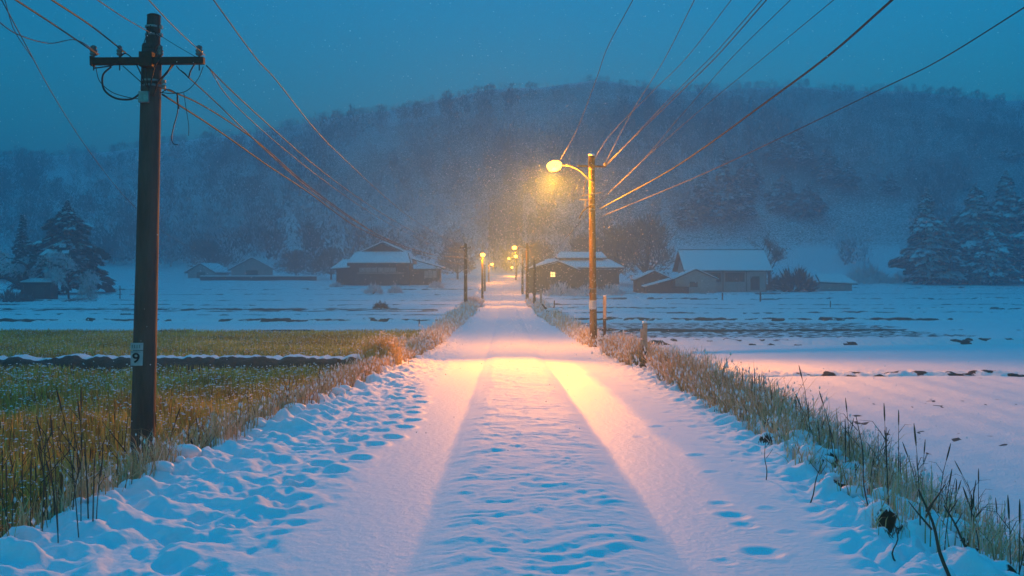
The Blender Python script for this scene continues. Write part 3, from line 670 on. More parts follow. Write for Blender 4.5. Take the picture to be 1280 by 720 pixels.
def far_pole(px, base, top, D, rad, m='pole3', label='', lamp=None, group='wooden poles far down the road', arm=True, cat='utility pole', pw=1.0, aim=-22, cone=75):
    x, y, _ = P(px, base, D); z = surf(x, y) - .1; H = P(px, top, D)[2] - z
    if lamp:
        root = empty('street_lamp', (x, y, z), 0, label, 'street lamp', 'street lamps along the road')
    else: root = empty('utility_pole', (x, y, z), 0, label, cat, group)
    mb = MB(); mb.tube([(0, 0, -.3), (0, 0, H * .5), (0, 0, H)], [rad * 1.15, rad, rad * .85], 12); mb.build('pole', M[m], root, smooth=True)
    if arm:
        mb = MB(); mb.bar((-.55, -.12, H - .45), (.55, -.12, H - .45), .08, .08); mb.build('crossarm', M['iron'], root)
        for q in (-.48, .48): insulator(root, q, -.12, H - .42, 1.3)
    if lamp:
        lx, _, lz = P(lamp[0], lamp[1], D); lx -= x; lz -= z
        mb = MB(); s_ = 1 if lx > 0 else -1
        mb.tube(smooth_path([(0, -.1, lz - .35), (lx * .4, -.15, lz + .02), (lx * .8, -.2, lz + .08)], 5), .03, 6); mb.build('lamp_arm', M['steel'], root)
        hm = MB(); hm.lathe((0, 0, 0), [(.05, .16), (.13, .14), (.22, .06), (.27, -.01), (.21, .04), (.04, .12)], 12)
        hd = hm.build('lamp_head', M['steel'], root, smooth=True); hd.location = (lx, -.25, lz); hd.rotation_euler = (R(-30), 0, 0)
        MB().blob((0, 0, -.05), .27, .27, .19, n=12, k=7, jit=0).build('lamp_glass', M['lamp_far'], hd, smooth=True)
        lo = (lx, -.27, lz - .46)
        light('SPOT', lo, root, 9000 * pw * LPF, .2, (lo[0] - x * .7 - lx, aim, 0), R(cone), 1.0); light('POINT', lo, root, 700 * pw * LPF, .2)
    return root
far_pole(582, 385, 304, 84, .16, label='dark utility pole without lamp standing first on the left verge far off')
far_pole(603, 378, 316, 98, .12, 'pole3', 'first lit street lamp on the left verge, leaning over a yellow lit bush', lamp=(603.5, 318), arm=False, pw=1.1, aim=-22, cone=60)
far_pole(659, 378, 304, 100, .17, 'pole3', 'second lit street lamp on the right, brightest of the distant cluster', lamp=(643, 309), pw=1.6, aim=-28, cone=50)
far_pole(668, 386, 324, 84, .13, label='short dark pole just right of the distant lamp pole', arm=False)
far_pole(653, 371, 330, 122, .14, label='thin dark pole between the road and the distant lamp pole', arm=False)
far_pole(653.5, 366, 318, 134, .12, 'pole3', 'third lit street lamp on the right just under the brightest distant one', lamp=(644.5, 320), arm=False, pw=1.2, aim=-24)
far_pole(645, 352, 321, 176, .13, 'pole3', 'faint high street lamp furthest left in the right hand distant cluster', lamp=(636, 323), arm=False, pw=.8)
far_pole(646, 349, 332, 196, .13, 'pole3', 'lowest faint street lamp of the right hand distant cluster', lamp=(640, 334), arm=False, pw=1.2)
far_pole(606, 364, 331, 136, .13, label='thin dark pole behind the first left street lamp', arm=False)
far_pole(611, 353, 328, 166, .12, 'pole3', 'small faint street lamp far along the left side of the road', lamp=(615, 330), arm=False, pw=1.0)

# ---- posts by the road
def marker(px, base, top, D, w, label, lowm, split, box=None, cat='marker post'):
    x, y, _ = P(px, base, D); z = surf(x, y) - .12; H = P(px, top, D)[2] - z; zs = P(px, split, D)[2] - z
    root = empty('marker_post', (x, y, z), R(8), label, cat, 'posts along the road verges')
    mb = MB(); mb.tube([(0, 0, 0), (.01, 0, zs * .5), (0, 0, H)], w * .42, 10, wob=.03); mb.build('post', M[lowm], root)
    mb = MB(); mb.box(-w * .42, w * .42, -w * .62, -w * .40, zs - .05, H + .02); mb.build('board', M['pale_board'], root, bevel=.006)
    mb = MB(); mb.blob((0, -w * .1, H + .035), w * .5, w * .5, .03, n=10, k=6); mb.build('snow_cap', M['snow'], root, smooth=True)
    if box:
        mb = MB()
        for bx, bz0, bz1 in box: mb.box(bx * w * .6 - w * .4, bx * w * .6 + w * .4, -w * .85, -w * .45, zs + (H - zs) * bz0, zs + (H - zs) * bz1)
        mb.build('reflector_box', M['pale_board'], root, bevel=.008)
    return root
marker(805.5, 463, 405, 21.6, .125, 'short dark marker post with pale board in lit grass right of the lamp pole', 'pole3', 432, [(-1.0, .35, .78), (-.9, .02, .3)])
marker(755.5, 421, 371, 36.5, .15, 'slim marker post with pale board just behind the tall lamp pole', 'pole3', 397, [(-.25, .1, .5)])
marker(676, 388, 362, 80, .20, 'small pale marker post beside the snowy driftwood far right', 'pole3', 383)
def stake(px, base, top, D, label, r_=.04, dx=0, name='stake'):
    x, y, _ = P(px, base, D); z = surf(x, y) - .05; H = P(px, top, D)[2] - z
    MBx = MB(); MBx.tube([(0, 0, 0), (dx * .5, 0, H * .5), (dx, 0, H)], [r_, r_ * .95, r_ * .8], 8, wob=.1)
    o = MBx.build(name, M['pole3'], None, loc=(x, y, z)); tag(o, label, 'stake', 'stakes in the fields')
stake(422.5, 470, 449, 22.5, 'short stake at the road end of the dark earth bank', .05, .02)
stake(430, 470, 455, 22.8, 'shorter stake leaning next to the stake on the earth bank', .04, -.08)
stake(524, 411, 399, 52, 'thin stake on the left verge above the second paddy', .04)
stake(903, 373, 366, 108, 'left one of two stubby stakes before the pale house', .09)
stake(950.5, 375, 365, 104, 'right one of two stubby stakes before the pale house', .10)
stake(329, 364, 353, 118, 'unused', .01) if False else None
stake(1038, 383, 376, 84, 'tiny stake in the blue field right of the two stubby ones', .05)
stake(150, 366, 357, 112, 'small stake between the frosted tree and the near pole', .07)
# stones / lumps
def wood(px, py, D):
    x, y, _ = P(px, py, D); z = surf(x, y) - .05; root = empty('fallen_branch', (x, y, z), 0, 'snow covered fallen branch with dark prongs on the far right verge', 'branch')
    mb = MB(); s_ = D / F
    for pts in ([(-14, 0, 2), (-6, 0, 7), (2, 0, 12), (3, 0, 22)], [(-12, .2, 0), (-4, 0, 9), (6, 0, 9), (20, 0, 1)], [(0, 0, 8), (8, .3, 6), (14, .2, 0)], [(-4, 0, 9), (-9, 0, 13), (-12, .2, 17)]):
        mb.tube(smooth_path([(a * s_, b, c * s_) for a, b, c in pts], 4), [.10 - .005 * i for i in range(4 * (len(pts) - 1) + 1)], 6, wob=.15)
    b = mb.build('branch', M['bark'], root)
    mb = MB(); mb.blob((0, 0, .62), .5, .4, .14).blob((-.7, 0, .3), .4, .3, .12).blob((.9, 0, .25), .4, .3, .1); mb.build('snow', M['snow'], root, smooth=True)
wood(690, 394, 66)
# ================================================================ WIRES
def wire(pts, Da, Db, rad, label, m='wire', back=0.0, sag=0, name='power_line'):
    q = smooth_path([(a, b, 0) for a, b in pts], 10); q = [(a[0], a[1]) for a in q]
    ln = [0]
    for i in range(1, len(q)): ln.append(ln[-1] + math.hypot(q[i][0] - q[i - 1][0], q[i][1] - q[i - 1][1]))
    w = []
    for (a, b), l in zip(q, ln):
        t_ = l / ln[-1]; D = 1 / ((1 - t_) / Da + t_ / Db); w.append(Vector(P(a, b, D)))
    if back:
        d = (w[0] - w[2]).normalized(); w = [w[0] + d * back, w[0] + d * back * .5] + w
    c = w[len(w) // 2].copy()
    o = MB().tube([v - c for v in w], rad, 6).build(name, M[m], None, smooth=True, loc=c)
    tag(o, label, 'power line', 'overhead power lines'); return o
wire([(20, 0), (72, 34), (122, 68)], 7.5, 10.85, .0085, 'black wire from top left corner to the left end of the near crossarm', back=14)
wire([(65, 0), (112, 31), (157, 66)], 7.5, 10.85, .0085, 'black wire just above it reaching the second insulator of the near crossarm', back=14)
wire([(122, 0), (155, 22), (190, 42)], 7.5, 10.9, .005, 'thin wire from the top edge to the near pole top', 'wire', back=14)
wire([(186, 0), (220, 36), (256, 69)], 7.5, 10.85, .005, 'thin wire from the top edge to the right end of the near crossarm', 'wire', back=14)
wire([(190, 38), (222, 58), (250, 74)], 10.9, 10.85, .004, 'short thin wire between near pole top and right crossarm end', 'wire')
wire([(-8, 22), (20, 42), (60, 54), (95, 50), (124, 68)], 8, 10.9, .005, 'slack thin wire hanging in a curve left of the near crossarm', 'wire')
wire([(2, 0), (30, 52), (66, 118), (108, 184), (160, 250), (220, 300), (286, 324)], 8, 178, .005, 'thin wire crossing the upper left corner down towards the far sheds', 'wire', back=8)
wire([(6, 0), (18, 38), (40, 72)], 9, 10, .004, 'faint short wire end beside the corner wire', 'wire')
wire([(203, 118), (268, 160), (332, 205), (385, 240), (440, 280), (492, 305), (545, 324), (582, 331)], 10.9, 84, .011, 'thick orange lit cable sweeping lowest from the near pole to the far left pole', 'wire2')
wire([(190, 105), (250, 130), (320, 176), (385, 232), (470, 292), (530, 316), (582, 323)], 10.9, 84, .010, 'cable just above the thick lit cable and merging with it', 'wire2')
wire([(226, 88), (270, 128), (330, 186), (392, 240), (470, 292), (540, 318), (582, 320)], 10.8, 84, .008, 'middle cable from the crossarm joining the lit bundle', 'wire')
wire([(258, 82), (290, 114), (340, 160), (400, 212), (470, 262), (540, 302), (581, 315)], 10.8, 84, .008, 'wire from the right crossarm insulator down to the far left pole', 'wire')
wire([(262, 86), (284, 120), (330, 165), (400, 222), (470, 270), (540, 306), (581, 317)], 10.8, 84, .006, 'second thinner wire from the right crossarm insulator to the far pole', 'wire')
wire([(267, 0), (318, 70), (345, 100), (395, 163), (440, 208), (500, 262), (545, 292), (581, 309)], 9, 84, .007, 'high wire from the top edge right of the near pole down to the far pole', 'wire', back=10)
wire([(1115, 0), (1040, 66), (960, 126), (850, 205), (750, 261)], 10, 31.5, .015, 'thickest black cable crossing the sky to the right of the street lamp', 'wire', back=14)
wire([(1292, 2), (1180, 72), (1100, 112), (900, 208), (751, 271)], 10, 31.5, .008, 'thin long cable furthest right ending lowest on the lamp pole', 'wire2', back=14)
wire([(958, 0), (900, 66), (856, 110), (757, 206)], 11, 31.5, .008, 'left cable of the pair ending on the lamp pole insulator', 'wire2', back=14)
wire([(952, 0), (896, 64), (850, 110), (757, 208)], 11, 31.4, .006, 'thinner twin of the cable pair ending on the lamp pole insulator', 'wire2', back=14)
wire([(1042, 0), (950, 76), (868, 144), (787, 216), (720, 284), (668, 327)], 11, 84, .0055, 'thin wire passing behind the lamp pole to the short dark pole', 'wire2', back=10)
wire([(988, 0), (915, 72), (850, 146), (790, 214), (700, 290), (659, 309)], 11, 100, .0055, 'thin wire passing behind the lamp pole to the distant lamp pole', 'wire2', back=10)
wire([(914, 0), (860, 70), (815, 115), (765, 166), (742, 200)], 11, 31.6, .0055, 'thin wire from the top edge to the cap of the lamp pole', 'wire2', back=12)
wire([(868, 0), (830, 75), (790, 140), (756, 205)], 11, 31.6, .006, 'steep faint wire left of it down to the insulator', 'wire2', back=12)
wire([(791, 0), (760, 58), (745, 100), (722, 160), (700, 200)], 11, 31.2, .006, 'steepest wire dropping from the top edge onto the burning lamp', 'wire2', back=12)
wire([(740, 258), (705, 300), (668, 326)], 31.6, 84, .010, 'slack wire from the lamp pole bracket to the short dark pole', 'wire2')
wire([(659, 306), (664, 318), (668, 325)], 100, 84, .02, 'short wire between the distant lamp pole and the short dark pole', 'wire2')
wire([(536, 312), (560, 320), (582, 323), (603, 318)], 120, 98, .02, 'pale wire over the far left pole to its neighbouring street lamp', 'wire2')
# ================================================================ BUILDINGS
def slab(mb, q, t_, m=0, dirv=None):
    q = [Vector(p) for p in q]; nrm = (q[1] - q[0]).cross(q[2] - q[0]).normalized()
    if nrm.z < 0: nrm = -nrm
    top = [p + nrm * t_ for p in q]; n = len(q)
    Fc = [tuple(range(n))[::-1], tuple(range(n, 2 * n))] + [(i, (i + 1) % n, n + (i + 1) % n, n + i) for i in range(n)]
    mb.add(q + top, Fc, m); return [p + nrm * 0 for p in top]
def roof_part(root, quads, snow_t=.18, roofm='roof_dark', name='roof', inset=.06):
    mb = MB(); tops = [slab(mb, q, .12) for q in quads]; r_ = mb.build(name, M[roofm], root)
    mb = MB()
    for t_ in tops:
        c = sum(t_, Vector()) / len(t_); qq = [p + (c - p).normalized() * inset + Vector((0, 0, .012)) for p in t_]
        # gridded snow sheet with an uneven surface
        slab(mb, qq, snow_t)
    o = mb.build('roof_snow', M['roofsnow'], r_, bevel=.05); return r_
def window(root, x0, x1, z0, z1, y, nb=3, m='glass', nh=0, fm='wood', axis='y'):
    mb = MB(); t_ = .07
    mb.box(x0, x1, y - .06, y, z0, z0 + t_).box(x0, x1, y - .06, y, z1 - t_, z1).box(x0, x0 + t_, y - .055, y, z0 + t_, z1 - t_).box(x1 - t_, x1, y - .055, y, z0 + t_, z1 - t_)
    for i in range(1, nb): xx = x0 + (x1 - x0) * i / nb; mb.box(xx - .03, xx + .03, y - .05, y, z0 + t_, z1 - t_)
    for i in range(1, nh + 1): zz = z0 + (z1 - z0) * i / (nh + 1); mb.box(x0 + t_, x1 - t_, y - .045, y - .005, zz - .02, zz + .02)
    f = mb.build('window', M[fm], root)
    MB().box(x0 + .01, x1 - .01, y - .02, y - .004, z0 + .01, z1 - .01).build('pane', M[m], f); return f
def gable_body(root, x0, x1, y0, y1, h, rh, m, ridge='x'):
    """walls with gable triangles"""
    if ridge == 'x':
        ym = (y0 + y1) / 2
        V = [(x0, y0, -.6), (x1, y0, -.6), (x1, y1, -.6), (x0, y1, -.6), (x0, y0, h), (x1, y0, h), (x1, y1, h), (x0, y1, h), (x0, ym, rh), (x1, ym, rh)]
        Fc = [(0, 1, 5, 4), (1, 2, 6, 9, 5), (2, 3, 7, 6), (3, 0, 4, 8, 7), (4, 5, 9, 8), (6, 7, 8, 9)]
    else:
        xm = (x0 + x1) / 2
        V = [(x0, y0, -.6), (x1, y0, -.6), (x1, y1, -.6), (x0, y1, -.6), (x0, y0, h), (x1, y0, h), (x1, y1, h), (x0, y1, h), (xm, y0, rh), (xm, y1, rh)]
        Fc = [(0, 1, 5, 8, 4), (1, 2, 6, 5), (2, 3, 7, 9, 6), (3, 0, 4, 7), (4, 8, 9, 7), (5, 6, 9, 8)]
    return MB().add(V, Fc).build('wall', M[m], root)
def gable(name, cx, D, zb, W, dp, eave, ridge, wall, over=.6, axis='x', label='', cat='house', rz=0, snow=.18):
    root = empty(name, (cx, D, zb), rz, label, cat)
    gable_body(root, -W / 2, W / 2, -dp / 2, dp / 2, eave - .02, ridge - .05, wall, axis)
    if axis == 'x':
        a, b = W / 2 + over, dp / 2 + over; dz = (ridge - eave) * over / (dp / 2)
        qs = [[(-a, -b, eave - dz), (a, -b, eave - dz), (a, 0, ridge), (-a, 0, ridge)], [(a, b, eave - dz), (-a, b, eave - dz), (-a, 0, ridge), (a, 0, ridge)]]
    else:
        a, b = W / 2 + over, dp / 2 + over; dz = (ridge - eave) * over / (W / 2)
        qs = [[(-a, -b, eave - dz), (0, -b, ridge), (0, b, ridge), (-a, b, eave - dz)], [(a, b, eave - dz), (0, b, ridge), (0, -b, ridge), (a, -b, eave - dz)]]
    roof_part(root, qs, snow); return root
# pale house, right
h1 = gable('pale_house', 33.9, 138.6, -.75, 12.1, 7.6, 3.55, 6.2, 'wall_grey', .75, 'x', 'pale house with long snow covered roof right of the road', 'house')
window(h1, -4.0, -.9, 1.45, 2.85, -3.8, 7); window(h1, -.3, 2.7, 1.45, 2.85, -3.8, 8)
mb = MB()
for xx in (-6.0, -4.3, -.6, 3.0, 6.0): mb.box(xx - .07, xx + .07, -3.83, -3.8, 0, 3.4)
mb.build('wall_posts', M['wood'], h1)
mb = MB(); mb.box(-6.7, 6.7, -.12, .12, 6.3, 6.55); mb.build('ridge_cap', M['roof_dark'], h1)
window(h1, 3.6, 5.0, .2, 2.3, -3.8, 2, fm='wood', m='wall_dark')
s1 = gable('shed', 28.3, 133.0, -.85, 6.0, 4.0, 2.0, 3.35, 'wall_pale', .35, 'y', 'white gabled shed against the left front of the pale house', 'shed', snow=.12)
window(s1, -.9, .3, .8, 1.6, -2.0, 2)
s2 = gable('shed', 22.4, 134.5, -.85, 5.2, 4.0, 1.9, 3.1, 'wall_dark', .35, 'y', 'small brown shed at the far left of the outbuildings', 'shed', snow=.15)
mb = MB(); mb.box(-1.9, -.7, -2.03, -2.0, 0, 1.7); mb.build('door', M['wood'], s2)
s3 = empty('shed', (23.9, 130.6, -.92), 0, 'low rust red lean-to with a sloping snowy roof in front', 'shed')
MB().box(-3.2, 3.1, -1.0, 1.0, -.5, .95).build('wall', M['wall_red'], s3)
roof_part(s3, [[(-3.6, -1.3, .75), (.6, -1.3, 1.9), (.6, 1.2, 2.0), (-3.6, 1.2, .85)]], .14)
MB().box(-2.6, .4, -.9, .9, .95, 1.2).build('gable_boards', M['wall_dark'], s3)
# building behind the lamps
D = 131.0; kk = D / F
c0 = empty('farm_building', ((720 - VX) * kk, 135, -.95), 0, 'grey farm building with stepped snowy roofs and a lit yellow window behind the lamps', 'building')
mb = MB(); mb.box(-5.2, 6.2, -3, 4, -.5, 3.5).box(-7.2, -.4, -6.0, -3, -.5, 3.5); mb.add([(-7.2, -6, 3.5), (-.4, -6, 3.5), (-2.9, -6, 4.5), (-7.2, -2.9, 3.5), (-.4, -2.9, 3.5), (-2.9, -2.9, 4.5)], [(0, 1, 2), (3, 5, 4), (0, 2, 5, 3), (1, 4, 5, 2)]); mb.build('wall', M['wall_dark'], c0)
roof_part(c0, [[(-6.8, -3.9, 3.65), (7.1, -3.9, 3.65), (5.2, .3, 4.95), (-4, .3, 4.95)], [(7.1, 4.6, 3.65), (-6.8, 4.6, 3.65), (-4, .5, 4.95), (5.2, .5, 4.95)], [(7.1, -3.9, 3.65), (7.1, 4.6, 3.65), (5.2, .5, 4.95), (5.2, .3, 4.95)]], .18)
mb = MB(); mb.box(-2.3, 4.4, -.6, 2.6, 4.7, 5.2); mb.build('upper_storey', M['wall_dark'], c0)
roof_part(c0, [[(-2.8, -1.0, 5.15), (5.0, -1.0, 5.15), (4.4, 1.0, 6.05), (-2.2, 1.0, 6.05)], [(5.0, 3.0, 5.15), (-2.8, 3.0, 5.15), (-2.2, 1.0, 6.05), (4.4, 1.0, 6.05)]], .16, name='upper_roof')
roof_part(c0, [[(-7.6, -6.5, 3.38), (-2.9, -6.5, 4.6), (-2.9, -2.5, 4.6), (-7.6, -2.5, 3.38)], [(.1, -2.5, 3.38), (-2.9, -2.5, 4.6), (-2.9, -6.5, 4.6), (.1, -6.5, 3.38)]], .15, name='porch_roof')
window(c0, -3.95, -3.15, 2.35, 3.2, -6.0, 2, m='litwin', nh=1)
window(c0, 1.2, 4.2, 1.2, 2.4, -3.0, 4)
# left farmhouse
c1 = empty('farmhouse', (-22.2, 159, .0), 0, 'dark wooden farmhouse with gabled snow covered roof left of the road', 'house')
mb = MB(); mb.box(-5.9, 5.1, -3.0, 4, -.8, 4.0).box(-8.0, -5.9, -2.0, 3, -.8, 3.4); mb.build('wall', M['wall_dark'], c1)
roof_part(c1, [[(-5.6, -4.2, 3.75), (5.5, -4.2, 3.75), (4.6, -.6, 5.75), (-4.6, -.6, 5.75)], [(5.5, 5.2, 3.75), (-5.6, 5.2, 3.75), (-4.6, 1.6, 5.75), (4.6, 1.6, 5.75)], [(5.5, -4.2, 3.75), (5.5, 5.2, 3.75), (4.6, 1.6, 5.75), (4.6, -.6, 5.75)], [(-5.6, 5.2, 3.75), (-5.6, -4.2, 3.75), (-4.6, -.6, 5.75), (-4.6, 1.6, 5.75)]], .2)
MB().add([(-3.4, -.5, 5.8), (3.6, -.5, 5.8), (.1, -.5, 7.3), (-3.4, 4.5, 5.8), (3.6, 4.5, 5.8), (.1, 4.5, 7.3)], [(0, 1, 2), (3, 5, 4), (0, 2, 5, 3), (1, 4, 5, 2)]).build('gable_wall', M['wall_dark'], c1)
roof_part(c1, [[(-3.9, -.9, 5.75), (.1, -.9, 7.55), (.1, 4.8, 7.55), (-3.9, 4.8, 5.75)], [(4.1, 4.8, 5.75), (.1, 4.8, 7.55), (.1, -.9, 7.55), (4.1, -.9, 5.75)]], .2, name='upper_roof')
roof_part(c1, [[(-8.6, -3.4, 2.75), (-5.3, -3.4, 2.95), (-5.2, .5, 4.3), (-7.2, .5, 4.3)], [(-8.6, 4.2, 2.75), (-8.6, -3.4, 2.75), (-7.2, .5, 4.3), (-7.2, .9, 4.3)]], .18, name='wing_roof')
MB().box(5.1, 10.3, -1.6, 4, -.8, 2.9).build('annex_wall', M['wall_dark'], c1)
roof_part(c1, [[(5.2, -2.6, 4.6), (11.0, -2.6, 2.95), (11.0, 4.6, 2.95), (5.2, 4.6, 4.9)]], .16, name='annex_roof')
mb = MB(); mb.tube([(10.4, -2.2, -.5), (10.4, -2.2, 2.95)], .09, 8); mb.build('annex_post', M['wood'], c1)
window(c1, 7.6, 9.9, 1.2, 2.6, -1.6, 3, m='wall_pale')
window(c1, -3.8, 2.8, 2.25, 3.15, -3.0, 6, m='wall_pale'); window(c1, -3.8, 3.9, 1.0, 2.0, -3.0, 7, m='wall_dark')
mb = MB(); mb.box(-4.1, 4.2, -3.28, -3.0, 2.05, 2.2); mb.build('veranda_rail', M['wall_pale'], c1)
mb = MB()
for xx in (-5.8, -3.95, -.5, 3.0, 5.0): mb.box(xx - .08, xx + .08, -3.04, -3.0, 0, 3.8)
mb.build('wall_posts', M['wood'], c1)
# far left sheds
D = 180.0; kk = D / F
b1 = gable('barn', (298 - VX) * kk, 190, .7, 8.4, 6, 2.4, 4.7, 'wall_grey', .7, 'y', 'dark barn with a snowy gable far left, right of the low sheds', 'barn', rz=R(14))  # dark barn given grey walls: fading into mist put into the colour
mb = MB(); mb.box(-1.2, 1.2, -3.03, -3.0, 0, 2.1); mb.build('door', M['wood'], b1)
b2 = gable('barn', (236 - VX) * kk, 192, .6, 6.2, 6, 1.9, 3.6, 'wall_grey', .6, 'y', 'dim dark shed just right of the near utility pole', 'barn', rz=R(-12))  # grey in place of dark walls, the haze painted in
mb = MB(); mb.box(-1, 1, -3.03, -3.0, 0, 1.8); mb.build('door', M['wood'], b2)
b3 = empty('garden_wall', ((325 - VX) * kk, 178, .5), 0, 'long low snow topped wall in front of the far left barns', 'wall')
MB().box(-11.5, 12, -.15, .15, -.5, 1.0).build('wall', M['wall_dark'], b3); MB().box(-11.55, 12.05, -.25, .25, 1.0, 1.22).build('snow_cap', M['snow'], b3, bevel=.06)
# hut under the frosted tree
D = 110.0; kk = D / F
b4 = empty('hut', ((51 - VX) * kk, D, gz((51 - VX) * kk, D)), R(6), 'small dark hut under the frosted tree at the left edge', 'hut')
MB().box(-1.6, 1.6, -1.2, 1.2, -.3, 2.1).build('wall', M['wall_dark'], b4)
roof_part(b4, [[(-1.9, -1.6, 2.0), (1.9, -1.6, 2.0), (1.9, 1.5, 2.4), (-1.9, 1.5, 2.4)]], .12)
mb = MB(); mb.box(-.2, .9, -1.24, -1.2, 0, 1.8); mb.build('door', M['wood'], b4)
b5 = empty('outhouse', (P(1040, 350, 140)[0], 140, gz(P(1040, 350, 140)[0], 140)), 0, 'low shed under thick snow right of the dark shrub mound', 'shed')
MB().box(-2.4, 2.6, -1.5, 1.5, -.4, 1.3).build('wall', M['wall_grey'], b5)
roof_part(b5, [[(-2.7, -2.0, 1.15), (3.3, -2.0, .9), (2.0, .8, 2.3), (-2.4, .8, 2.4)]], .22)
yl = empty('yard_lamp', (P(1013, 350, 137)[0], 137, gz(P(1013, 350, 137)[0], 137)), 0, 'tiny white yard lamp at the edge of the dark shrub mound', 'lamp')
MB().tube([(0, 0, -.3), (0, 0, 1.55)], .05, 8).build('post', M['iron'], yl)
MB().blob((0, 0, 1.68), .13, .13, .13, jit=0, n=10, k=7).build('bulb', M['yard'], yl)
# ================================================================ TREES
def leafquad(V, Fq, mi_, c, d, n, l, w, m):
    """diamond along d, normal n"""
    s = np.cross(d, n); s /= (np.linalg.norm(s) + 1e-9); o = len(V)
    V += [c - d * l * .5, c + s * w * .5, c + d * l * .5, c - s * w * .5]; Fq.append((o, o + 1, o + 2, o + 3)); mi_.append(m)
def conifer_mesh(h, w, seed, snow=.55, nb=260, bulge=1.0, low=.06):
    r = np.random.default_rng(seed); V, Fq, mi_ = [], [], []
    ga = 0
    off = r.uniform(0, 6.28)
    for i in range(nb):
        t = low + (1 - low) * (i / nb) ** .92 ; ga += 2.4 + r.normal(0, .2)
        prof = (1 - t) ** .8 * (1.0 + .22 * np.sin(t * 21 + off) + .18 * np.sin(ga * 2 + off + t * 5)) * bulge * (.55 + .45 * min(1, (t - low) / .16))
        L_ = max(.25, w / 2 * prof * r.uniform(.7, 1.15)); z0 = t * h
        a = np.array([np.cos(ga), np.sin(ga), 0]); k = 5 if L_ > 1.2 else 3
        droop = r.uniform(.25, .5)
        for j in range(k):
            u = (j + .7) / k; c = a * L_ * u + np.array([0, 0, z0 + .25 * L_ * u - droop * L_ * u * u])
            d = a * 1.0 + np.array([0, 0, .25 - 2 * droop * u]); d /= np.linalg.norm(d)
            sd = np.array([-a[1], a[0], 0])
            for q in (-1, 0, 1):
                dd = d * .8 + sd * q * .75 + r.normal(0, .12, 3); dd /= np.linalg.norm(dd)
                nn = np.array([0, 0, 1]) + r.normal(0, .35, 3)
                cc = c + sd * q * L_ * .14 + r.normal(0, .05, 3)
                l = L_ * r.uniform(.30, .5) + .15; leafquad(V, Fq, mi_, cc, dd, nn, l, l * .55, 0)
                if r.random() < .5:
                    leafquad(V, Fq, mi_, cc - np.array([0, 0, .12 * l + .05]), dd, np.cross(dd, np.array([0, 0, 1])) + r.normal(0, .3, 3), l * .9, l * .45, 0)
                if r.random() < snow:
                    leafquad(V, Fq, mi_, cc + np.array([0, 0, .05 + .02 * l]), dd + r.normal(0, .1, 3), np.array([0, 0, 1]) + a * .8 + r.normal(0, .2, 3), l * 1.05, l * .66, 1)
    return np.array(V), np.array(Fq), np.array(mi_)
def conifer(loc, h, w, seed, label, group, snow=.55, nb=260, bulge=1.0, proto=None, rz=0):
    if proto:
        o = copy_tree(proto); o.location = loc; o.rotation_euler = (0, 0, rz); o['label'] = label; o['group'] = group; s = h / proto['_h'] if False else 1; return o
    root = empty('conifer', loc, rz, label, 'conifer', group)
    V, Fq, mi_ = conifer_mesh(h, w, seed, snow, nb, bulge)
    npmesh('crown', V, [Fq], [M['conifer'], M['snow']], root, mi=mi_)
    MB().tube([(0, 0, -.8), (0, 0, h * .5), (0, 0, h * .97)], [h * .018, h * .012, h * .003], 8).build('trunk', M['bark'], root)
    return root
def at(px, py, D):
    x, y, z = P(px, py, D); return x, y, gz(x, y)
def con_px(px, top, D, wpx, seed, label, group, bot=None, **kw):
    if bot:
        Ds = np.arange(203, 322, .5); zz = base((px - VX) / F * Ds, Ds); yy = HY - (zz - CZ) * F / Ds; D = float(Ds[int(np.argmax(yy < bot))])
    x, y, z = at(px, 0, D); h = P(px, top, D)[2] - z; return conifer((x, y, z), h, wpx * D / F, seed, label, group, **kw)
LG = 'big snowy conifers beside the fields'
con_px(84, 250, 128, 92, 401, 'large dark conifer behind the frosted tree at left', LG, snow=.3, nb=300, bulge=1.15)
con_px(28, 268, 132, 46, 403, 'small dark conifer behind the frosted tree, left of the large one', LG, snow=.25, nb=170)
con_px(1158, 234, 160, 62, 404, 'free standing tall snowy conifer leftmost of the right edge group', LG, snow=.9, nb=330, bulge=1.15)
con_px(1178, 268, 162, 66, 405, 'lower broad snowy conifer just right of the leftmost tall one', LG, snow=.9, nb=240, bulge=1.2)
con_px(1219, 229, 166, 84, 406, 'tall snowy conifer in the middle of the right edge group', LG, snow=.9, nb=340, bulge=1.2)
con_px(1257, 213, 170, 86, 407, 'tallest snowy conifer at the right picture edge', LG, snow=.9, nb=340, bulge=1.15)
con_px(1290, 232, 165, 80, 408, 'snowy conifer cut off by the right picture edge', LG, snow=.9, nb=300, bulge=1.1)
con_px(1238, 285, 158, 60, 409, 'short snowy conifer in front of the tallest ones at right', LG, snow=.9, nb=200, bulge=1.2)
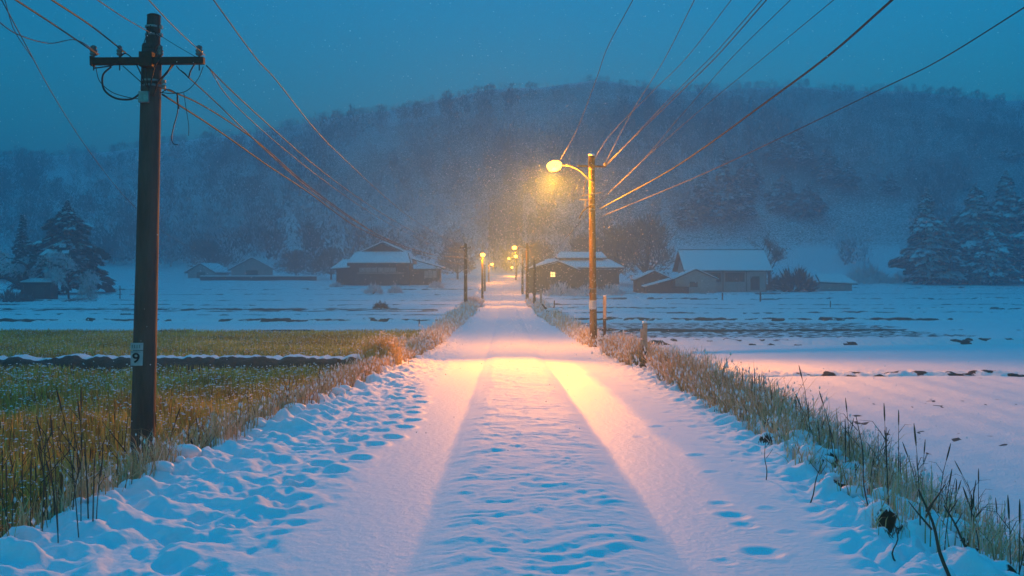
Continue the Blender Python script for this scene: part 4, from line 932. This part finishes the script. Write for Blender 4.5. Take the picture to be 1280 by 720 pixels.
# hillside conifers: each of its own
HG = 'snowy conifers on the hillside'
hc = [(996, 150, 205, 300, 30, 'highest conifer on the right hillside, standing apart above the rest'), (972, 158, 205, 298, 28, 'slightly lower conifer left next to the highest hillside one'), (1010, 172, 208, 296, 22, 'slim conifer right below the highest hillside one'),
      (905, 180, 272, 262, 34, 'tall conifer at the top of the dark hillside clump'), (880, 205, 270, 258, 34, 'leftmost conifer of the dark hillside clump'), (927, 196, 275, 258, 36, 'conifer right of centre in the dark hillside clump'), (900, 222, 280, 250, 34, 'low conifer at the foot of the dark hillside clump'),
      (938, 176, 240, 275, 24, 'slim conifer behind the dark hillside clump'), (978, 212, 262, 262, 34, 'conifer between the dark clump and the lower right pair'), (1012, 222, 272, 256, 36, 'broad conifer of the lower right pair'), (1035, 178, 228, 282, 30, 'conifer beside the slim ones right of the highest group'), (1058, 196, 234, 280, 26, 'rightmost conifer of the upper hillside row'),
      (1112, 210, 240, 290, 20, 'small faint conifer alone on the right hillside'), (1262, 178, 200, 320, 22, 'faint small conifer high near the right edge'), (860, 236, 282, 252, 26, 'small conifer at the left foot of the dark clump')]
for i, (px, top, bot, D, w, lb) in enumerate(hc): con_px(px, top + 4, D - 18, w * 1.1, 430 + i, lb, HG, bot=bot, snow=.55, nb=170, bulge=1.2)
# ---- leafless frosted trees
def branchy(mb, p, d, L_, r0, depth, r, tips, droop=.0, spread=.6, up=.2):
    pts = [p]; q = p.copy(); dd = d.copy(); n = 4
    for i in range(n):
        dd = (dd + Vector((r.gauss(0, .13), r.gauss(0, .13), up * .12 - droop * .12 * (4 - depth)))).normalized(); q = q + dd * L_ / n; pts.append(q.copy())
    mb.tube(pts, [r0 * (1 - .11 * i) for i in range(n + 1)], 6 if depth > 2 else 4, caps=False)
    if depth == 0: tips.append((pts[-1], dd)); tips.append((pts[2], dd)); return
    for k in range(3 if depth > 1 else 4):
        t_ = r.choice((2, 3, 4, 4)) if k else 4
        a = Vector((r.gauss(0, 1), r.gauss(0, 1), r.gauss(0, .6))).normalized(); nd = (dd + a * spread * r.uniform(.7, 1.3)).normalized()
        branchy(mb, pts[t_], nd, L_ * r.uniform(.62, .82), r0 * .58, depth - 1, r, tips, droop, spread, up)
def frosted_tree(loc, h, w, seed, label, group=None, depth=4, mname='frost', dens=14, tl=.5, droop=0, trunk=.28, spread=.7, cat='tree', twr=.05):
    r = random.Random(seed); root = empty('bare_tree', loc, 0, label, cat, group); mb = MB(); tips = []
    branchy(mb, Vector((0, 0, -.3)), Vector((.05, 0, 1)), h * trunk + .3, h * .028, depth, r, tips, droop, spread)
    # fit crown to wanted size
    xs = [t_[0].x for t_ in tips]; zs = [t_[0].z for t_ in tips]; ys_ = [t_[0].y for t_ in tips]
    sx = w / max(1e-3, max(xs) - min(xs)); sy = w / max(1e-3, max(ys_) - min(ys_)); sz = h / max(zs); cx = (max(xs) + min(xs)) / 2
    fx = lambda v: Vector((v.x * sx, v.y * sy, v.z * sz if v.z > 0 else v.z))
    mb.v = [tuple(fx(Vector(v))) for v in mb.v]; mb.build('trunk', M['bark'], root)
    rr = np.random.default_rng(seed); C_ = np.array([list(fx(t_[0])) for t_ in tips]); n = len(C_) * dens
    c = np.repeat(C_, dens, 0) + rr.normal(0, tl * .42, (n, 3)); d = rr.normal(0, 1, (n, 3)) + np.array([0, 0, .5 - droop * 2.2]); d /= np.linalg.norm(d, axis=1)[:, None]
    s = np.cross(d, rr.normal(0, 1, (n, 3))); s /= np.linalg.norm(s, axis=1)[:, None]; l = tl * rr.uniform(.5, 1.3, n)[:, None]; wd = twr * rr.uniform(.6, 1.4, n)[:, None]
    V = np.stack([c - s * wd, c + s * wd, c + d * l], 1).reshape(-1, 3); T = np.arange(n * 3).reshape(-1, 3)
    npmesh('crown', V, [T], M[mname], root); return root
def bushy_tree(px, D, h, w, seed, label, mname='frost2', K=2600, tw=.10):
    x, y, z = at(px, 0, D); root = empty('bare_tree', (x, y, z), 0, label, 'tree'); r = np.random.default_rng(seed); R_ = random.Random(seed)
    L_ = 9; lc = np.stack([r.normal(0, w * .22, L_), r.normal(0, w * .22, L_), h * r.uniform(.3, .8, L_)], 1); lr = np.stack([w * r.uniform(.18, .32, L_), h * r.uniform(.16, .28, L_)], 1); lc[0] = (0, 0, h * .72); lc[1] = (-w * .2, 0, h * .35); lc[2] = (w * .2, 0, h * .35)
    k = r.integers(0, L_, K); v = r.normal(0, 1, (K, 3)); v /= np.linalg.norm(v, axis=1)[:, None]; q = r.random(K)[:, None] ** .45
    c = lc[k] + v * q * np.stack([lr[k, 0], lr[k, 0], lr[k, 1]], 1); c[:, 2] = np.clip(c[:, 2], .3, h)
    d = v + np.array([0, 0, .8]) + r.normal(0, .4, (K, 3)); d /= np.linalg.norm(d, axis=1)[:, None]; s = np.cross(d, r.normal(0, 1, (K, 3))); s /= np.linalg.norm(s, axis=1)[:, None]; l = h * .085 * r.uniform(.5, 1.4, K)[:, None]
    V = np.stack([c - s * tw, c + s * tw, c + d * l], 1).reshape(-1, 3); npmesh('crown', V, [np.arange(K * 3).reshape(-1, 3)], M[mname], root)
    mb = MB(); mb.tube([(0, 0, -.5), (0, 0, h * .3), (.1, 0, h * .6)], [h * .03, h * .02, h * .01], 8)
    for i in range(L_): mb.tube(smooth_path([(0, 0, h * .15), tuple(lc[i] * np.array([.5, .5, .7])), tuple(lc[i])], 4), [h * (.016 - .0013 * j) for j in range(9)], 5)
    mb.build('trunk', M['bark'], root)
x, y, z = at(34, 0, 112); frosted_tree((x, y, z), 6.6, 13, 501, 'low spreading frosted tree with pinkish twigs over the small hut', depth=4, droop=.5, dens=16, tl=.65, trunk=.22, spread=.85, twr=.06)
x, y, z = at(86, 0, 111); frosted_tree((x, y, z), 3.8, 5.2, 502, 'small drooping frosted tree right of the spreading one', depth=3, droop=.8, dens=22, tl=.6, trunk=.35, spread=.8, twr=.05)
x, y, z = at(-12, 0, 110); frosted_tree((x, y, z), 5.2, 6.5, 503, 'frosted tree cut off by the left picture edge', depth=3, droop=.4, dens=22, tl=.6, spread=.8)
bushy_tree(808, 152, 13.3, 12.5, 504, 'big round frosted tree behind the brown shed')
bushy_tree(772, 160, 11.0, 9.5, 505, 'round frosted tree behind the grey farm building')
x, y, z = at(961, 0, 152); frosted_tree((x, y, z), 8.6, 7.0, 506, 'bare wide branching tree behind the right end of the pale house', depth=4, dens=6, tl=.7, trunk=.3, spread=.7, mname='frost2')
bushy_tree(735, 166, 9.5, 10, 507, 'dim frosted tree behind the stepped roofs')
bushy_tree(672, 172, 8.5, 8, 508, 'dim frosted tree beside the far end of the road')
bushy_tree(572, 185, 8, 10, 509, 'frosted tree right behind the wooden farmhouse')
bushy_tree(370, 192, 6.5, 12, 510, 'frosted thicket tree between the barns and the farmhouse')
bushy_tree(262, 200, 8, 11, 511, 'frosted tree behind the two far left barns')
bushy_tree(414, 182, 7, 9, 512, 'frosted tree left behind the wooden farmhouse')
# ---- shrubs
def shrub(px, py, D, wpx, hpx, label, m='frost', seed=0, group='frosted shrubs around the fields', dens=380, name='shrub'):
    x, y, _ = P(px, py, D); z = surf(x, y); w = wpx * D / F; h = hpx * D / F; rr = np.random.default_rng(seed + int(px * 7)); n = dens
    root = empty(name, (x, y, z), 0, label, 'shrub', group)
    a = rr.uniform(0, 6.28, n); q = np.sqrt(rr.random(n)); c = np.stack([np.cos(a) * q * w / 2, np.sin(a) * q * w / 2, h * (1 - q ** 2.2) * rr.random(n) ** .55 * .85], 1)
    c[:, 2] *= 1 + .3 * np.sin(a * 3 + seed); d = c * np.array([1.2 / w, 1.2 / w, 1 / h]) + rr.normal(0, .35, (n, 3)) + np.array([0, 0, .4]); d /= np.linalg.norm(d, axis=1)[:, None]
    s = np.cross(d, rr.normal(0, 1, (n, 3))); s /= np.linalg.norm(s, axis=1)[:, None]; l = min(w, h * 1.4) * .38 * rr.uniform(.5, 1.2, n)[:, None]; wd = l * .11
    V = np.stack([c - s * wd, c + s * wd, c + d * l], 1).reshape(-1, 3); npmesh('twigs', V, [np.arange(n * 3).reshape(-1, 3)], M[m], root)
    mb = MB()
    for i in range(5):
        t_ = i * 1.26; mb.tube([(0, 0, -.05), (math.cos(t_) * w * .18, math.sin(t_) * w * .18, h * .5)], [.03 * h, .012 * h], 5)
    mb.build('stems', M['bark'], root); return root
shrub(467, 363, 128, 22, 11, 'round frosted shrub before the left half of the farmhouse')
shrub(494, 361, 131, 17, 9, 'small frosted shrub before the middle of the farmhouse')
shrub(476, 386, 82, 18, 9, 'brownish tussock alone in the field before the farmhouse', 'frost2')
shrub(545, 357, 146, 20, 8, 'frosted shrub below the right end of the farmhouse')
shrub(420, 357, 150, 16, 6, 'low frosted shrub at the left corner of the farmhouse')
shrub(590, 386, 84, 26, 12, 'bushy shrub lit yellow under the first left street lamp', 'frost', dens=700)
shrub(478, 468, 21.0, 34, 34, 'golden lit snowy bush at the road edge beside the earth bank', 'straw_bush', dens=1500) if False else None
shrub(700, 366, 122, 40, 14, 'frosted shrub under the lit yellow window')
shrub(735, 366, 120, 44, 13, 'wide frosted shrub before the grey farm building')
shrub(765, 365, 124, 30, 12, 'frosted shrub at the right end of the grey farm building')
shrub(995, 364, 138, 44, 24, 'dark snow topped shrub mound right of the pale house', 'conifer_sn', dens=900)
shrub(968, 362, 140, 18, 20, 'dark narrow shrub touching the right wall of the pale house', 'frost2')
for i, (a, b, w, h) in enumerate([(1068, 352, 40, 14), (1098, 351, 34, 11), (1130, 352, 36, 12), (1085, 346, 50, 20)]):
    shrub(a, b, 160 + i * 3, w, h, ['frosted shrub at the hill foot nearest the snowy shed', 'low frosted shrub at the hill foot, second from the shed', 'frosted shrub left of the tall right conifers', 'tall pale thicket behind the hill foot shrubs'][i])
for i, (a, b, w, h) in enumerate([(15, 372, 50, 14), (22, 383, 30, 8), (100, 371, 40, 5)]):
    shrub(a, b, 104, w, h, ['dark hedge shrub left of the small hut', 'snowy low shrub below the hut on the left', 'snowy heap of brush right of the small hut'][i], 'frost2')
# golden bush near road
x, y, _ = P(478, 466, 21.2)
M['gold'] = ramp_attr('lamplit_straw_bush', [(0, (.45, .28, .08)), (1, (.92, .75, .4)), (.5, (.8, .55, .2))])  # gold lamplight on the bush put into its blade colours
root = empty('grass_bush', (x, y, surf(x, y)), 0, 'golden lit snowy bush at the road edge beside the earth bank', 'bush')
n = 1700; rr = np.random.default_rng(9)
V, Q, T, v, tip = blades(n, rr.normal(0, .17, n), rr.normal(0, .2, n), np.zeros(n), .80 * rr.uniform(.5, 1.1, n), np.full(n, .016), rr.normal(0, .22, n), np.abs(rr.normal(0, .4, n)), rr.random(n), 9)
OV, OT = octs(tip[:260], np.full(260, .024), np.full(260, .02), np.full(260, .014), 3); V, fl, mi_, v = join([(V, [Q, T], 0, v), (OV, [OT], 1, None)]); npmesh('stems', V, fl, [M['gold'], M['snow']], root, mi=mi_, attr={'v': v})

# ================================================================ HILL FOREST (one mass)
def forest():
    r = np.random.default_rng(77); n = 3400; y = 206 + 106 * r.random(n); x = (r.random(n) * 1.9 - .95) * (y + 40)
    m5 = 900; y = np.concatenate([y, 310 + 18 * r.random(m5)]); x = np.concatenate([x, (r.random(m5) * 1.9 - .95) * 360]); n += m5
    sp = noise(x * .02, y * .02, 88); h = (4.8 + 3 * r.random(n) + 2.4 * sp) * np.where(y > 309.9, .42, 1); w = h * r.uniform(.55, .85, n)
    keep = r.random(n) < .75 + .5 * noise(x * .03, y * .03, 90)
    for c_ in [o_ for o_ in bpy.data.objects if o_.get('group') == HG]:
        cx_, cy_ = c_.location[:2]; keep &= ~((np.abs(x / y - cx_ / cy_) < .032) & (y < cy_ + 2) & (y > cy_ - 35))
    x, y, h, w, sp = [q[keep] for q in (x, y, h, w, sp)]; n = len(x); z = base(x, y)
    K = 85; N_ = n * K; a = r.uniform(0, 6.28, N_); u = r.random(N_); q = np.sqrt(r.random(N_)); H = np.repeat(h, K); W = np.repeat(w, K)
    prof = np.sqrt(np.clip(1 - (2 * (u * .9 + .1) - 1.15) ** 2 / 1.4, .02, 1)); c = np.stack([np.repeat(x, K) + np.cos(a) * q * W / 2 * prof, np.repeat(y, K) + np.sin(a) * q * W / 2 * prof, np.repeat(z, K) + H * (.12 + .82 * u)], 1)
    d = np.stack([np.cos(a) * .5, np.sin(a) * .5, np.full(N_, 1.0)], 1) + r.normal(0, .35, (N_, 3)); d /= np.linalg.norm(d, axis=1)[:, None]
    s = np.cross(d, r.normal(0, 1, (N_, 3))); s /= np.linalg.norm(s, axis=1)[:, None]; l = H[:, None] * .16 * r.uniform(.5, 1.3, N_)[:, None]; wd = l * .16
    V = np.stack([c - s * wd - d * l * .4, c + s * wd - d * l * .4, c + s * wd * .5 + d * l * .6], 1).reshape(-1, 3); T = np.arange(N_ * 3).reshape(-1, 3)
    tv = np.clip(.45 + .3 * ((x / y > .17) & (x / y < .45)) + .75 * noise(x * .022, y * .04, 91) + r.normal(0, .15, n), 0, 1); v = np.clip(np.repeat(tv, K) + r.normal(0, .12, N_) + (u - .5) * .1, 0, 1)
    V2 = []
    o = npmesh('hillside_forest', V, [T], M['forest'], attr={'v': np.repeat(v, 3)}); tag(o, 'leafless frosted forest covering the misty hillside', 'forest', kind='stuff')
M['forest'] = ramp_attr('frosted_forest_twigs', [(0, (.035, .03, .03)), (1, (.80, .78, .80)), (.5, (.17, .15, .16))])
forest()
# trunks of conifers etc done; falling snow
def flakes():
    r = np.random.default_rng(55); n1 = 3600
    d = 15 + 16.5 * r.random(n1); pt = np.abs(r.normal(0, 1, n1)); 
    px = 668 + r.normal(0, 62, n1); py = 262 + r.normal(0, 42, n1)
    lx, ly, lz = P(692, 207, 31)
    x = np.clip(r.normal(.7, 1.9, n1), -6, 5); y = 31 - np.abs(r.normal(0, 5.0, n1)); z = r.uniform(-.4, 5.5, n1)
    A = np.stack([x, y, z], 1); A = A[y > 9]; n4 = 160; v = r.normal(0, 1, (n4, 3)); v /= np.linalg.norm(v, axis=1)[:, None]; A = np.concatenate([A, np.array([lx, ly - .6, lz - .5]) + v * (.35 + 2.2 * r.random((n4, 1)) ** 1.6)])  # last cluster: extra flakes added round the lamp to act as its glow
    n2 = 7000; y = 8 + 90 * r.random(n2) ** 1.3; x = (r.random(n2) * 1.24 - .62) * y; z = -1 + (r.random(n2)) * (2.6 + y * .33)
    A = np.concatenate([A, np.stack([x, y, z], 1)]); n = len(A)
    s = (.0042 + .00022 * A[:, 1]) * np.where(np.arange(n) < n - 7000, .95, .8) * r.uniform(.6, 1.7, n)
    OV, OT = octs(A, s, s, s, 6); o = npmesh('falling_snow', OV, [OT], M['flake']); tag(o, 'snowflakes drifting in the air, thickest under the near street lamp, some added as its glow', 'snowflakes', kind='stuff')
M['flake'] = simple('snow_flake', (.9, .9, .92), .8, (.85, .85, .88), 3)
flakes()
# ================================================================ SKY, HAZE, LIGHT
w = bpy.data.worlds.new('World'); sc.world = w; w.use_nodes = True; nt = w.node_tree; bg = nt.nodes['Background']
sk = N(nt, 'ShaderNodeTexSky'); sk.sky_type = 'NISHITA'; sk.sun_disc = False; sk.sun_elevation = R(3); sk.sun_rotation = R(200); sk.air_density = 1.5; sk.dust_density = .5; sk.ozone_density = 5
gray = N(nt, 'ShaderNodeRGBToBW'); nt.links.new(sk.outputs[0], gray.inputs[0])
mx = N(nt, 'ShaderNodeMix', data_type='RGBA', blend_type='MULTIPLY'); mx.inputs['Factor'].default_value = 1
nt.links.new(sk.outputs[0], mx.inputs['A']); mx.inputs['B'].default_value = SKYTINT
nt.links.new(mx.outputs['Result'], bg.inputs['Color']); bg.inputs['Strength'].default_value = SKYSTR
sd = bpy.data.lights.new('sun', 'SUN'); sd.energy = .3; sd.angle = R(25); sd.color = (.03, .6, 1); so = bpy.data.objects.new('sun', sd); link(so)
so.rotation_euler = (R(-18), 0, R(25))
hz = MB().box(-1010, 1010, -92, 905, -3.4, 116).build('haze', None) if False else None
me = bpy.data.meshes.new('haze'); b_ = MB().box(-1010, 1010, -92, 915, -6, 84); me.from_pydata(b_.v, [], b_.f); hz = bpy.data.objects.new('haze', me); link(hz)
hm = bpy.data.materials.new('haze_air'); hm.use_nodes = True; nt = hm.node_tree; nt.nodes.remove(nt.nodes['Principled BSDF']); pv = N(nt, 'ShaderNodeVolumePrincipled')
pv.inputs['Density'].default_value = HZD; pv.inputs['Color'].default_value = HZC; pv.inputs['Anisotropy'].default_value = .5
nt.links.new(pv.outputs[0], nt.nodes['Material Output'].inputs['Volume']); me.materials.append(hm); tag(hz, 'pale snowy mist filling the valley', 'mist', kind='stuff')
sc.view_settings.view_transform = 'Standard'; sc.view_settings.look = 'None'; sc.view_settings.exposure = EXPO; sc.view_settings.gamma = 1
sc.render.engine = 'CYCLES'; cy = sc.cycles; cy.use_denoising = True; cy.max_bounces = 6; cy.diffuse_bounces = 2; cy.glossy_bounces = 2; cy.volume_bounces = 1; cy.transmission_bounces = 2
cy.sample_clamp_indirect = 4; cy.caustics_reflective = False; cy.caustics_refractive = False
try: cy.denoiser = 'OPENIMAGEDENOISE'
except Exception: pass
